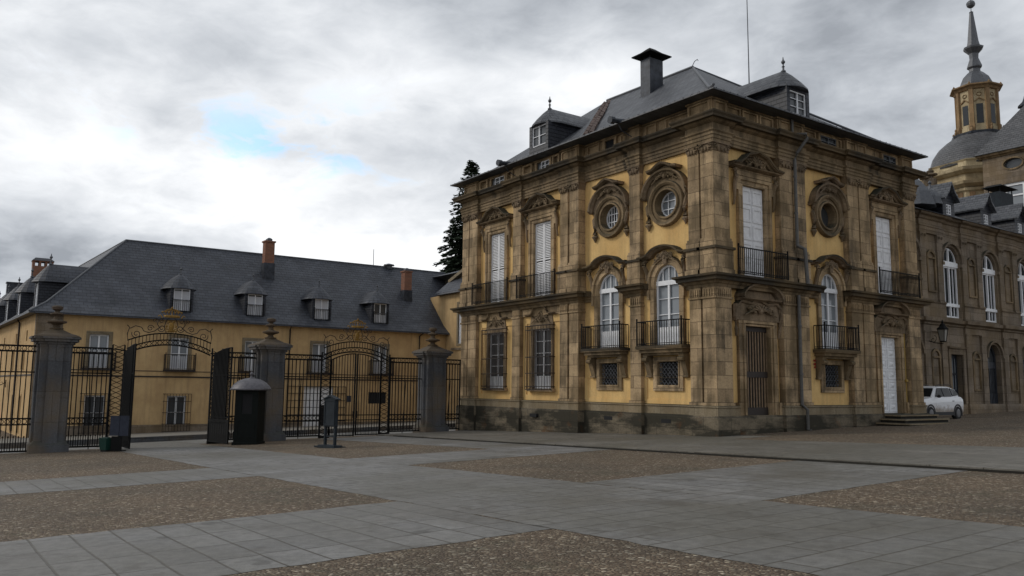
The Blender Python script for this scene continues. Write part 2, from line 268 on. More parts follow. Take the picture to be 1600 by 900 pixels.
class MB:
    def __init__(s): s.v = []; s.f = []
    def add(s, vs, fs):
        k = len(s.v); s.v += [tuple(x) for x in vs]; s.f += [tuple(i + k for i in f) for f in fs]; return s
    def hexa(s, p): return s.add(p, [(0, 1, 2, 3), (7, 6, 5, 4), (0, 4, 5, 1), (1, 5, 6, 2), (2, 6, 7, 3), (3, 7, 4, 0)])
    def box(s, x0, x1, y0, y1, z0, z1):
        return s.hexa([(x0, y0, z0), (x1, y0, z0), (x1, y1, z0), (x0, y1, z0), (x0, y0, z1), (x1, y0, z1), (x1, y1, z1), (x0, y1, z1)])
    def fb(s, fr, a0, a1, b0, b1, c0, c1):
        return s.hexa([fr.p(a0, b0, c0), fr.p(a1, b0, c0), fr.p(a1, b0, c1), fr.p(a0, b0, c1), fr.p(a0, b1, c0), fr.p(a1, b1, c0), fr.p(a1, b1, c1), fr.p(a0, b1, c1)])
    def taper(s, fr, a0, a1, b0, b1, c0, c1, k):      # box whose top is larger by k all round (not at back)
        return s.hexa([fr.p(a0, b0, c0), fr.p(a1, b0, c0), fr.p(a1, b0, c1), fr.p(a0, b0, c1), fr.p(a0 - k, b1, c0), fr.p(a1 + k, b1, c0), fr.p(a1 + k, b1, c1 + k), fr.p(a0 - k, b1, c1 + k)])
    def plate(s, fr, outline, holes, c0, c1):
        loops = [outline] + list(holes); pts = [q for l in loops for q in l]; n = len(pts)
        tris = tessellate_polygon([[Vector((a, b, 0)) for a, b in l] for l in loops])
        vs = [fr.p(a, b, c1) for a, b in pts] + [fr.p(a, b, c0) for a, b in pts]
        fs = [tuple(t_) for t_ in tris] + [tuple(i + n for i in reversed(t_)) for t_ in tris]; k = 0
        for l in loops:
            m_ = len(l)
            for i in range(m_): j = (i + 1) % m_; fs.append((k + i, k + j, k + j + n, k + i + n))
            k += m_
        return s.add(vs, fs)
    def mould(s, fr, path, prof, closed=False):
        """sweep prof [(offset along in-plane left normal, c)] along path [(a,b)]"""
        n = len(path); m_ = len(prof); vs = []
        for i in range(n):
            p = Vector(path[i])
            if closed: d0 = (p - Vector(path[i - 1])); d1 = (Vector(path[(i + 1) % n]) - p)
            else:
                d0 = (p - Vector(path[i - 1])) if i else (Vector(path[1]) - p); d1 = (Vector(path[i + 1]) - p) if i < n - 1 else d0
            d0.normalize(); d1.normalize(); n0 = Vector((-d0.y, d0.x)); n1 = Vector((-d1.y, d1.x)); mm = n0 + n1
            mm = mm / max(0.35, mm.length_squared / 2) if mm.length > 1e-6 else n0
            for off, c in prof: q = p + mm * off; vs.append(fr.p(q.x, q.y, c))
        fs = []
        for i in range(n if closed else n - 1):
            for j in range(m_): fs.append((i * m_ + j, i * m_ + (j + 1) % m_, ((i + 1) % n) * m_ + (j + 1) % m_, ((i + 1) % n) * m_ + j))
        if not closed: fs += [tuple(range(m_)), tuple(reversed(range((n - 1) * m_, n * m_)))]
        return s.add(vs, fs)
    def sweep(s, poly, prof):
        """horizontal cornice: poly [(x,y)], prof [(offset to the right, z)] closed loop"""
        n = len(poly); m_ = len(prof); vs = []
        for i in range(n):
            p = Vector(poly[i]); d0 = (p - Vector(poly[i - 1])) if i else Vector(poly[1]) - p; d1 = (Vector(poly[i + 1]) - p) if i < n - 1 else d0
            d0.normalize(); d1.normalize(); n0 = Vector((d0.y, -d0.x)); n1 = Vector((d1.y, -d1.x)); mm = n0 + n1; mm = mm / (mm.length_squared / 2)
            for off, z in prof: q = p + mm * off; vs.append((q.x, q.y, z))
        fs = [(i * m_ + j, i * m_ + (j + 1) % m_, (i + 1) * m_ + (j + 1) % m_, (i + 1) * m_ + j) for i in range(n - 1) for j in range(m_)]
        fs += [tuple(range(m_)), tuple(reversed(range((n - 1) * m_, n * m_)))]
        return s.add(vs, fs)
    def tube(s, pts, r, n=6, r1=None):
        pts = [Vector(p) for p in pts]; vs = []; k = len(pts); up = Vector((0, 0, 1))
        for i, p in enumerate(pts):
            d = (pts[min(i + 1, k - 1)] - pts[max(i - 1, 0)]).normalized()
            a = d.cross(up); a = d.cross(Vector((1, 0, 0))) if a.length < 0.05 else a; a.normalize(); b_ = d.cross(a).normalized()
            rr = r if r1 is None else r + (r1 - r) * i / (k - 1)
            for j in range(n): th = 2 * pi * j / n; vs.append(p + a * cos(th) * rr + b_ * sin(th) * rr)
        fs = [(i * n + j, i * n + (j + 1) % n, (i + 1) * n + (j + 1) % n, (i + 1) * n + j) for i in range(k - 1) for j in range(n)]
        fs += [tuple(range(n)), tuple(reversed(range((k - 1) * n, k * n)))]
        return s.add(vs, fs)
    def lathe(s, c, prof, n=16, rot=0.0, sx=1.0, sy=1.0):
        vs = []; c = Vector(c)
        for r, z in prof:
            for j in range(n): th = rot + 2 * pi * j / n; vs.append((c.x + max(r, 1e-3) * cos(th) * sx, c.y + max(r, 1e-3) * sin(th) * sy, c.z + z))
        k = len(prof); fs = [(i * n + j, i * n + (j + 1) % n, (i + 1) * n + (j + 1) % n, (i + 1) * n + j) for i in range(k - 1) for j in range(n)]
        fs += [tuple(reversed(range(n))), tuple(range((k - 1) * n, k * n))]
        return s.add(vs, fs)
    def ell(s, c, rx, ry, rz, n=8, m_=5):
        return s.lathe(c, [(1e-3, -rz)] + [(cos(-pi / 2 + pi * i / m_), rz * sin(-pi / 2 + pi * i / m_)) for i in range(1, m_)] + [(1e-3, rz)], n, 0, rx, ry)
    def obj(s, name, mat, parent=None, smooth=False, loc=None):
        me = bpy.data.meshes.new(name); me.from_pydata(s.v, [], s.f); me.update()
        bm = bmesh.new(); bm.from_mesh(me); bmesh.ops.recalc_face_normals(bm, faces=bm.faces); bm.to_mesh(me); bm.free()
        me.materials.append(MATS[mat]); o_ = bpy.data.objects.new(name, me); COL.objects.link(o_)
        if smooth:
            for p in me.polygons: p.use_smooth = True
        if parent is not None: o_.parent = parent
        return o_
def tag(o, label=None, cat=None, group=None, kind=None):
    if label: o['label'] = label
    if cat: o['category'] = cat
    if group: o['group'] = group
    if kind: o['kind'] = kind
    return o
def thing(name, label, cat, loc=(0, 0, 0), rz=0.0, group=None):
    o = bpy.data.objects.new(name, None); COL.objects.link(o); o.location = loc; o.rotation_euler = (0, 0, rz); o.empty_display_size = 0.3
    return tag(o, label, cat, group)
def copy_tree(o, parent=None):
    c = o.copy(); COL.objects.link(c); c.parent = parent
    for ch in list(o.children): copy_tree(ch, c)
    return c
def arc(cx, cz, rx, rz, t0, t1, n): return [(cx + rx * cos(radians(t0 + (t1 - t0) * i / n)), cz + rz * sin(radians(t0 + (t1 - t0) * i / n))) for i in range(n + 1)]
def rect(a0, a1, b0, b1): return [(a0, b0), (a1, b0), (a1, b1), (a0, b1)]
def archpoly(uc, w, z0, zs, rise, n=14): return [(uc - w / 2, z0), (uc + w / 2, z0)] + arc(uc, zs, w / 2, rise, 0, 180, n)
def P3(w, d): return [(0, -0.02), (0, d * 0.55), (w * 0.35, d * 0.62), (w * 0.4, d * 0.85), (w * 0.8, d), (w, d), (w, -0.02)]

# ------------------------------------------------------------------ ground, paving, kerb
def kerb_y(x): return -6.62 - 0.078 * max(-16, min(20, x))
def sheet(name, polys, dz, mat, step=None):
    mb = MB()
    for pl in polys:
        if name == 'stone_paving': pl = ragged(pl)
        mb.add([(x, y, gz(x, y) + dz) for x, y in pl], [tuple(range(len(pl)))])
    return tag(mb.obj(name, mat), kind='structure')
xs = [-700, -300, -120, -70, -46, -24.5, 0, 40, 120, 300, 700]; ys = [-700, -300, -120, -60, -30, 0, 30, 60, 120, 300, 700]
mb = MB(); vs = [(x, y, gz(x, y)) for y in ys for x in xs]; nx = len(xs)
mb.add(vs, [(j * nx + i, j * nx + i + 1, (j + 1) * nx + i + 1, (j + 1) * nx + i) for j in range(len(ys) - 1) for i in range(nx - 1)])
tag(mb.obj('ground', 'cobbles'), kind='structure')
def rag(p, q, st=.33):
    p, q = Vector(p), Vector(q); n_ = max(1, int((q - p).length / st)); d = (q - p).normalized(); nn = Vector((d.y, -d.x)); out = []
    for i in range(n_): a = p + (q - p) * i / n_; out.append(tuple(a + nn * (random.uniform(-.035, .035) if i else 0)))
    return out
def ragged(poly):
    out = []
    for i in range(len(poly)): out += rag(poly[i], poly[(i + 1) % len(poly)])
    return out
def strip(x0, x1, y0, y1): return [(x0, y0), (x1, y0), (x1, y1), (x0, y1)]
sheet('stone_paving', [strip(-24.3, 39.9, -17.95, -14.05)], 0.004, 'granite_slabs_turned')
sheet('stone_paving', [[(x0, -50), (x1, -50), (x1, -17.95), (x0, -17.95)] for x0, x1 in ((-2.3, 1.55), (8.65, 12.8), (21, 25))] +
      [[(x0, -14.05), (x1, -14.05), (x1, kerb_y(x1)), (x0, kerb_y(x0))] for x0, x1 in ((-2.3, 1.6), (8.75, 12.9), (21, 25))], 0.004, 'granite_slabs')
sheet('stone_paving', [[(-17.6, -8.7), (-2.3, -8.7), (-2.3, kerb_y(-2.3)), (-16, kerb_y(-16)), (-17.6, kerb_y(-16))]], 0.004, 'granite_slabs')
# raised terrace in front of the palace, its edge is the dark step line
mb = MB(); T = 0.06; px_ = [-17.9, -16, -10, -5, 0, 1.7, 6.7, 12, 20, 40]
for a, c in zip(px_[:-1], px_[1:]):
    ya, yc = kerb_y(a) + 0.35, kerb_y(c) + 0.35; ta = 1.0 if a < 1.7 else -1.25; tc2 = 1.0 if c <= 1.7 else -1.25
    if a == 1.7: ta = -1.25
    mb.add([(a, ya, gz(a, ya) + T), (c, yc, gz(c, yc) + T), (c, tc2, gz(c, tc2) + T), (a, ta, gz(a, ta) + T)], [(0, 1, 2, 3)])
mb.add([(0, -1.25, gz(0, -1.25) + T), (1.7, -1.25, gz(1.7, -1.25) + T), (1.7, 40, gz(1.7, 40) + T), (-4.5, 40, gz(-4.5, 40) + T), (-4.5, 14, gz(-4.5, 14) + T), (0, 14, gz(0, 14) + T)], [(0, 1, 2, 3, 4, 5)]) if False else None
tag(mb.obj('terrace_paving', 'terrace_slabs'), kind='structure')
mb = MB(); mb.add([(1.7, -1.25, gz(1.7, -1.25) + T - .004), (40, -1.25, gz(40, -1.25) + T - .004), (40, 60, gz(40, 60) + T - .004), (1.7, 60, gz(1.7, 60) + T - .004)], [(0, 1, 2, 3)])
mb.add([(-6, 0.5, gz(-6, 0.5) + T - .004), (1.7, 0.5, gz(1.7, .5) + T - .004), (1.7, 60, gz(1.7, 60) + T - .004), (-6, 60, gz(-6, 60) + T - .004)], [(0, 1, 2, 3)])
tag(mb.obj('forecourt', 'cobbles'), kind='structure')
mb = MB()
for a, c in zip(px_[:-1], px_[1:]):
    n_ = max(1, int((c - a) / 1.3)); 
    for i in range(n_):
        x0 = a + (c - a) * i / n_ + 0.006; x1 = a + (c - a) * (i + 1) / n_ - 0.006; j = random.uniform(-0.012, 0.012); zt = random.uniform(0, 0.014)
        p = []
        for zz_ in (-0.1, None):
            for x, yy in ((x0, kerb_y(x0) + j), (x1, kerb_y(x1) + j), (x1, kerb_y(x1) + 0.352), (x0, kerb_y(x0) + 0.352)):
                p.append((x, yy, gz(x, yy) + (zz_ if zz_ is not None else T + 0.004 + zt)))
        mb.hexa(p)
tag(mb.obj('kerb', 'terrace_slabs'), kind='structure')
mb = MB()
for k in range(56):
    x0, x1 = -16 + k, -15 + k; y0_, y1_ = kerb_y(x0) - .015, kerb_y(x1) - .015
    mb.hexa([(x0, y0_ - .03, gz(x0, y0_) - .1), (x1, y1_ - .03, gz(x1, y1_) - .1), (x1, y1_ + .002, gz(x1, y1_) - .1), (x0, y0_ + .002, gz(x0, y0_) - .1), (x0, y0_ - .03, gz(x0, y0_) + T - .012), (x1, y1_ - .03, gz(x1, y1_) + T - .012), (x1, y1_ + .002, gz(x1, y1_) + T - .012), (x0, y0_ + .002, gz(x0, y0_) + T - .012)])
tag(mb.obj('kerb_riser', 'dark_riser'), kind='structure')  # dark strip: dirt and the shadow gap under the edge, painted as one colour
# courtyard beyond the fence: street, kerb, raised pavement falling to the service building
mb = MB(); xk = -24.6; vs = []
for y in (-60, -19, -9, 0, 13, 40): vs += [(xk, y, gz(xk, y) + 0.26), (xk - 1.4, y, gz(xk - 1.4, y) + 0.25), (-42.2, y, gz(-42, y) - 0.05 + 0.06), (-43, y, gz(-43, y) + 0.02)]
mb.add(vs, [(i * 4 + k, i * 4 + k + 1, i * 4 + k + 5, i * 4 + k + 4) for i in range(5) for k in range(3)])
tag(mb.obj('courtyard_pavement', 'worn_ground'), kind='structure')
mb = MB()
for y0 in range(-60, 40, 2): mb.hexa([(xk, y0 + .01, gz(xk, y0) - .3), (xk + .22, y0 + .01, gz(xk, y0) - .3), (xk + .22, y0 + 1.99, gz(xk, y0 + 2) - .3), (xk, y0 + 1.99, gz(xk, y0 + 2) - .3), (xk, y0 + .01, gz(xk, y0) + .265), (xk + .22, y0 + .01, gz(xk, y0) + .265), (xk + .22, y0 + 1.99, gz(xk, y0 + 2) + .265), (xk, y0 + 1.99, gz(xk, y0 + 2) + .265)])
tag(mb.obj('kerb', 'pillar_granite'), kind='structure')
sheet('street', [[(-24.3, -60), (-18.9, -60), (-18.9, -18.0), (-24.3, -18.0)], [(-24.3, -14.0), (-18.9, -14.0), (-18.9, 12), (-24.3, 12)]], 0.004, 'street_slabs')
# low distant horizon: wooded hills hidden behind the buildings close the world
mb = MB(); vs = []; 
for i in range(73):
    th = 2 * pi * i / 72; h = 10 + 4 * sin(3 * th) + 3 * sin(7 * th + 1); vs += [(600 * cos(th), 600 * sin(th), -14), (640 * cos(th), 640 * sin(th), h), (699 * cos(th), 699 * sin(th), -14)]
mb.add(vs, [(i * 3 + k, i * 3 + k + 1, i * 3 + k + 4, i * 3 + k + 3) for i in range(72) for k in range(2)])
tag(mb.obj('hills', 'needles'), kind='structure')

# ------------------------------------------------------------------ shared building pieces
def sash(fr, parent, u0, u1, z0, z1, c, rows=3, cols=1, t=0.07, mat='white_paint', name='window_frame', arch=0.0, bar=0.03):
    """two-leaf casement: outer frame, meeting stile and glazing bars; optional half-round head of given rise"""
    mb = MB(); uc = (u0 + u1) / 2
    if arch: out = archpoly(uc, u1 - u0, z0, z1, arch); inn = archpoly(uc, u1 - u0 - 2 * t, z0 + t, z1, arch - t)
    else: out = rect(u0, u1, z0, z1); inn = rect(u0 + t, u1 - t, z0 + t, z1 - t)
    mb.plate(fr, out, [inn], c - 0.03, c + 0.03)
    mb.fb(fr, uc - t * 0.55, uc + t * 0.55, z0 + t, z1 - (0 if arch else t), c - 0.02, c + 0.045)
    for k in range(1, rows): zz_ = z0 + (z1 - z0) * k / rows; mb.fb(fr, u0 + t, u1 - t, zz_ - bar / 2, zz_ + bar / 2, c - 0.018, c + 0.025)
    if arch:
        mb.fb(fr, u0, u1, z1 - t * 1.1, z1 + t * 1.1, c - 0.02, c + 0.06)
        for s_ in (-1, 1): mb.fb(fr, uc + s_ * (u1 - u0) * 0.24 - bar / 2, uc + s_ * (u1 - u0) * 0.24 + bar / 2, z1 + t, z1 + arch * 0.84, c - 0.015, c + 0.02)
        mb.fb(fr, uc - bar / 2, uc + bar / 2, z1 + t, z1 + arch - t, c - 0.015, c + 0.02)
    return mb.obj(name, mat, parent)
def pane(fr, parent, u0, u1, z0, z1, c, mat='glass', arch=0.0, name='pane'):
    mb = MB(); out = archpoly((u0 + u1) / 2, u1 - u0, z0, z1, arch) if arch else rect(u0, u1, z0, z1)
    mb.plate(fr, out, [], c - 0.02, c); return mb.obj(name, mat, parent)
def louvre(fr, parent, u0, u1, z0, z1, c, mid=True, leaves=2):
    for k in range(leaves):
        a0 = u0 + (u1 - u0) * k / leaves + 0.006; a1 = u0 + (u1 - u0) * (k + 1) / leaves - 0.006; mb = MB(); t = 0.075
        holes = [rect(a0 + t, a1 - t, z0 + t, (z0 + z1) / 2 - t / 2), rect(a0 + t, a1 - t, (z0 + z1) / 2 + t / 2, z1 - t)]
        mb.plate(fr, rect(a0, a1, z0, z1), holes, c, c + 0.045)
        z = z0 + t + 0.03
        while z < z1 - t - 0.02:
            if not ((z0 + z1) / 2 - t / 2 - 0.05 < z < (z0 + z1) / 2 + t / 2):
                mb.hexa([fr.p(a0 + t, z, c + 0.04), fr.p(a1 - t, z, c + 0.04), fr.p(a1 - t, z + 0.012, c + 0.04), fr.p(a0 + t, z + 0.012, c + 0.04),
                         fr.p(a0 + t, z + 0.06, c - 0.005), fr.p(a1 - t, z + 0.06, c - 0.005), fr.p(a1 - t, z + 0.072, c - 0.005), fr.p(a0 + t, z + 0.072, c - 0.005)])
            z += 0.085
        mb.obj('shutter', 'white_shutter', parent)
def railing(fr, parent, u0, u1, z0, z1, c, back, mat='iron', sp=0.13, posts=True):
    """iron balcony: front at c, returns to back"""
    mb = MB(); r = 0.011
    for zz_, th in ((z1, 0.022), (z0 + 0.1, 0.014), (z0 + 0.03, 0.014)):
        mb.fb(fr, u0, u1, zz_ - th, zz_ + th, c - 0.02, c + 0.02)
        if back < c - 0.05:
            for uu in (u0, u1): mb.fb(fr, uu - 0.018, uu + 0.018, zz_ - th, zz_ + th, back, c - 0.021)
    n_ = int((u1 - u0) / sp)
    for i in range(n_ + 1): uu = u0 + (u1 - u0) * i / n_; mb.fb(fr, uu - r, uu + r, z0, z1 - 0.02, c - r, c + r)
    if back < c - 0.05:
        m_ = max(1, int((c - back) / sp))
        for i in range(m_):
            cc = back + (c - back) * i / m_
            for uu in (u0, u1): mb.fb(fr, uu - r, uu + r, z0, z1 - 0.02, cc - r, cc + r)
    for uu in (u0, u1):
        mb.fb(fr, uu - 0.025, uu + 0.025, z0 - 0.02, z1 + 0.06, c - 0.025, c + 0.025); q = fr.p(uu, z1 + 0.1, c); mb.ell(q, 0.045, 0.045, 0.05, 6, 4)
    return mb.obj('railing', mat, parent)
def spiral(fr, uc, zc, r0, r1, a0, turns, c, sgn=1, n=22):
    return [fr.p(uc + sgn * (r0 + (r1 - r0) * i / n) * cos(radians(a0) + 2 * pi * turns * i / n), zc + (r0 + (r1 - r0) * i / n) * sin(radians(a0) + 2 * pi * turns * i / n), c) for i in range(n + 1)]
def carved(mb, fr, uc, zc, w, h, c, seed=0, k=1.0):
    """symmetrical baroque relief: shell, volutes and leaves"""
    rnd = random.Random(seed)
    for i in range(7):
        th = radians(20 + 140 * i / 6); a = fr.p(uc + 0.05 * w * cos(th), zc - h * 0.1, c); b_ = fr.p(uc + 0.22 * w * cos(th), zc - h * 0.1 + h * 0.55 * sin(th), c + 0.03)
        mb.tube([a, (a + b_) / 2 + fr.n * 0.07, b_], 0.022 * k, 5, 0.045 * k)
    for s_ in (-1, 1):
        mb.tube(spiral(fr, uc + s_ * w * 0.28, zc, 0.03, h * 0.26, 0, 1.4, c + 0.03, s_), 0.035 * k, 5)
        mb.tube([fr.p(uc + s_ * w * t_, zc - h * 0.2 + h * 0.25 * sin(t_ * 9), c + 0.04) for t_ in (0.1, 0.2, 0.3, 0.4, 0.5)], 0.05 * k, 5, 0.025 * k)
        for i in range(4): mb.ell(fr.p(uc + s_ * w * rnd.uniform(0.12, 0.46), zc + h * rnd.uniform(-0.3, 0.2), c + 0.03), 0.06 * k, 0.06 * k, 0.06 * k, 6, 4)
    mb.ell(fr.p(uc, zc - h * 0.05, c + 0.03), 0.09 * k, 0.09 * k, 0.12 * k, 7, 5)

def pilaster(th, fr, u0, u1, c, low=(0.92, 5.05), up=(7.08, 10.9), cback=-0.5, corner=0):
    """a giant pilaster in two tiers, set forward to c; corner=1/-1 marks the side that turns the building corner"""
    w = u1 - u0
    def blk(mb, e, z0, z1, ce, cb=None):
        mb.fb(fr, u0 - (0 if corner == -1 else e), u1 + (ce if corner == 1 else e), z0, z1, cback if cb is None else cb, c + ce)
    mb = MB()
    blk(mb, .05, low[0], low[0] + 0.12, .05); blk(mb, 0, low[0] + 0.12, low[1], 0); blk(mb, .04, low[1], low[1] + 0.07, .05); blk(mb, 0, low[1] + 0.07, 5.5, .004)
    n_ = max(4, int(w / 0.11))
    for i in range(n_): uu = u0 + w * (i + 0.5) / n_; mb.fb(fr, uu - 0.03, uu + 0.03, low[1] + 0.09, 5.42, c, c + 0.035)
    mb.obj('lower_pilaster', 'stone', th)
    mb = MB(); blk(mb, .1, 5.96, 6.2, .14); blk(mb, .07, 6.2, 6.98, .1); mb.obj('pedestal', 'stone', th)
    mb = MB(); blk(mb, .13, 6.98, 7.08, .17); mb.obj('pedestal_cap', 'stone_black', th)
    mb = MB(); blk(mb, .07, 7.08, 7.34, .08); blk(mb, .045, 7.34, 7.44, .05); blk(mb, 0, 7.44, up[1], 0)
    mb.obj('upper_pilaster', 'stone', th)
    mb = MB(); 
    if corner: blk(mb, 0, up[1], 11.2, .03)
    else: mb.taper(fr, u0, u1, up[1], 11.2, cback, c + 0.01, 0.06)
    blk(mb, .09, 11.2, 11.258, .09)
    for s_, uu in ((1, u0 + 0.05), (-1, u1 - 0.05)): mb.tube(spiral(fr, uu, 11.1, 0.02, 0.11, 0, 1.2, c + 0.08, s_, 10), 0.03, 5)
    for i in range(3): mb.ell(fr.p(u0 + w * (0.25 + 0.25 * i), 11.0, c + 0.05), 0.07, 0.07, 0.1, 6, 4)
    mb.obj('capital', 'stone_carved', th)

def surround(mb, fr, uc, w, z0, z1, wd, c0, c1, ear=0.0):
    o_ = [(uc - w / 2 - wd, z0), (uc + w / 2 + wd, z0), (uc + w / 2 + wd, z1 - 0.45), (uc + w / 2 + wd + ear, z1 - 0.45), (uc + w / 2 + wd + ear, z1 + wd), (uc - w / 2 - wd - ear, z1 + wd), (uc - w / 2 - wd - ear, z1 - 0.45), (uc - w / 2 - wd, z1 - 0.45)]
    mb.plate(fr, o_, [rect(uc - w / 2, uc + w / 2, z0 + 1e-3, z1)], c0, c1)
def upper_window(th, fr, uc, w, cw, rail=None, seed=1, shut='louvre', slab=True):
    mb = MB(); z0, z1 = 6.0, 9.85
    surround(mb, fr, uc, w, z0, z1, 0.26, cw - 0.32, cw + 0.10, 0.0); surround(mb, fr, uc, w + 0.36, z0, z1 + 0.18, 0.14, cw - 0.1, cw + 0.16, 0.12)
    mb.fb(fr, uc - w / 2 - 0.42, uc + w / 2 + 0.42, 10.2, 10.5, cw - 0.1, cw + 0.14)
    sur = mb.obj('window_surround', 'stone', th)
    mb = MB(); hw = w / 2 + 0.85
    path = [(uc - hw, 10.5), (uc - hw * 0.72, 10.55), (uc - hw * 0.52, 10.74), (uc - hw * 0.34, 10.98), (uc - 0.12 * hw, 11.06), (uc, 11.12)]
    path = path + [(2 * uc - a, b_) for a, b_ in reversed(path[:-1])]
    mb.mould(fr, path, [(0, cw - 0.05), (0, cw + 0.22), (0.05, cw + 0.28), (0.07, cw + 0.4), (0.14, cw + 0.44), (0.15, cw - 0.05)])
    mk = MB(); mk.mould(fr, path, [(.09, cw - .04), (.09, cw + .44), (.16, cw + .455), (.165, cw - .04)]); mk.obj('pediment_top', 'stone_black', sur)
    mb.mould(fr, [(uc - hw * 0.98, 10.47), (uc + hw * 0.98, 10.47)], [(0, cw - 0.05), (0, cw + 0.2), (0.06, cw + 0.34), (0.1, cw + 0.36), (0.1, cw - 0.05)])
    mb.plate(fr, [(uc - hw * 0.7, 10.55), (uc + hw * 0.7, 10.55), (uc + hw * 0.34, 10.98), (uc, 11.12), (uc - hw * 0.34, 10.98)], [], cw - 0.05, cw + 0.12)
    carved(mb, fr, uc, 10.78, 1.5, 0.7, cw + 0.2, seed)
    mb.obj('pediment', 'stone_carved', sur)
    for s_ in (-1, 1):
        mb = MB(); ub = uc + s_ * (w / 2 + 0.52); mb.tube([fr.p(ub, 10.42, cw + 0.16), fr.p(ub, 10.1, cw + 0.22), fr.p(ub, 9.8, cw + 0.12), fr.p(ub, 9.3, cw + 0.12), fr.p(ub, 8.95, cw + 0.06)], 0.11, 6, 0.045)
        mb.tube(spiral(fr, ub, 10.12, 0.02, 0.14, 0, 1.2, cw + 0.26, s_, 10), 0.03, 5); mb.obj('bracket', 'stone_carved', sur)
    mb = MB(); mb.plate(fr, rect(uc - w / 2, uc + w / 2, z0, z1), [], cw - 0.5, cw - 0.42); mb.obj('pane', 'dark_inside', sur)
    if shut == 'louvre': louvre(fr, sur, uc - w / 2 + 0.02, uc + w / 2 - 0.02, z0 + 0.05, z1 - 0.02, cw - 0.09)
    if shut == 'board':
        for k in range(2):
            a0 = uc - w / 2 + 0.02 + k * (w / 2 - 0.01); a1 = a0 + w / 2 - 0.03; mb = MB(); mb.fb(fr, a0, a1, z0 + .05, z1 - .02, cw - 0.10, cw - 0.06)
            for q in range(5): zb = z0 + 0.15 + q * 0.74; mb.plate(fr, rect(a0 + 0.05, a1 - 0.05, zb, zb + 0.62), [rect(a0 + 0.13, a1 - 0.13, zb + 0.09, zb + 0.53)], cw - 0.065, cw - 0.035)
            mb.obj('shutter', 'white_shutter', sur)
    if rail: railing(fr, sur, rail[0], rail[1], 6.05, 7.1, rail[2], rail[2] - 0.01, sp=0.115)
    return sur
def grille_window(th, fr, uc, w, cw, seed=5):
    mb = MB(); z0, z1 = 1.5, 4.42
    surround(mb, fr, uc, w, z0, z1, 0.18, cw - 0.32, cw + 0.07); mb.fb(fr, uc - w / 2 - 0.3, uc + w / 2 + 0.3, z0 - 0.14, z0 + 0.002, cw - 0.1, cw + 0.2)
    sur = mb.obj('window_surround', 'stone', th)
    sash(fr, sur, uc - w / 2, uc + w / 2, z0, z1, cw - 0.12, 5, t=0.06); pane(fr, sur, uc - w / 2, uc + w / 2, z0, z1, cw - 0.15, 'glass_dim'); mb = MB(); mb.fb(fr, uc - w / 2 + .05, uc + w / 2 - .05, z0 + .05, z0 + .62, cw - .145, cw - .125); mb.obj('lower_panel', 'white_paint', sur)
    mb = MB(); cg = cw + 0.34; g0, g1 = uc - w / 2 - 0.24, uc + w / 2 + 0.24; a, b_ = 1.42, 4.62
    for i in range(17): uu = g0 + (g1 - g0) * i / 16; mb.fb(fr, uu - 0.013, uu + 0.013, a, b_, cg - 0.013, cg + 0.013)
    for zz_ in (a + 0.02, a + 0.18, 2.25, 3.05, 4.4, b_ - 0.02):
        mb.fb(fr, g0, g1, zz_ - 0.02, zz_ + 0.02, cg - 0.025, cg + 0.02)
        for uu in (g0, g1): mb.fb(fr, uu - 0.014, uu + 0.014, zz_ - 0.018, zz_ + 0.018, cw, cg - 0.026)
    for i in range(1, 4):
        cc = cw + (cg - cw) * i / 4
        for uu in (g0, g1): mb.fb(fr, uu - 0.011, uu + 0.011, a, b_, cc - 0.011, cc + 0.011)
    mb.obj('grille', 'rusty_iron', sur)
    mb = MB(); pr = [(0, cw - 0.02), (0, cw + 0.16), (0.05, cw + 0.22), (0.06, cw + 0.28), (0.11, cw + 0.3), (0.11, cw - 0.02)]
    path = [(uc - 1.2, 5.1), (uc - 0.75, 5.1), (uc - 0.62, 5.14)] + arc(uc, 5.18, 0.5, 0.44, 170, 10, 10) + [(uc + 0.62, 5.14), (uc + 0.75, 5.1), (uc + 1.2, 5.1)]
    mb.mould(fr, path, pr)
    mb.plate(fr, [(uc - 0.95, 4.62), (uc + 0.95, 4.62), (uc + 0.85, 5.1), (uc + 0.6, 5.12)] + arc(uc, 5.18, 0.48, 0.42, 10, 170, 8) + [(uc - 0.6, 5.12), (uc - 0.85, 5.1)], [], cw - 0.02, cw + 0.09)
    carved(mb, fr, uc, 4.98, 1.5, 0.55, cw + 0.12, seed, 0.8); ring = [fr.p(uc + 0.2 * cos(2 * pi * i / 12), 5.05 + 0.24 * sin(2 * pi * i / 12), cw + 0.17) for i in range(13)]; mb.tube(ring, 0.04, 5)
    mb.obj('cartouche', 'stone_carved', sur)
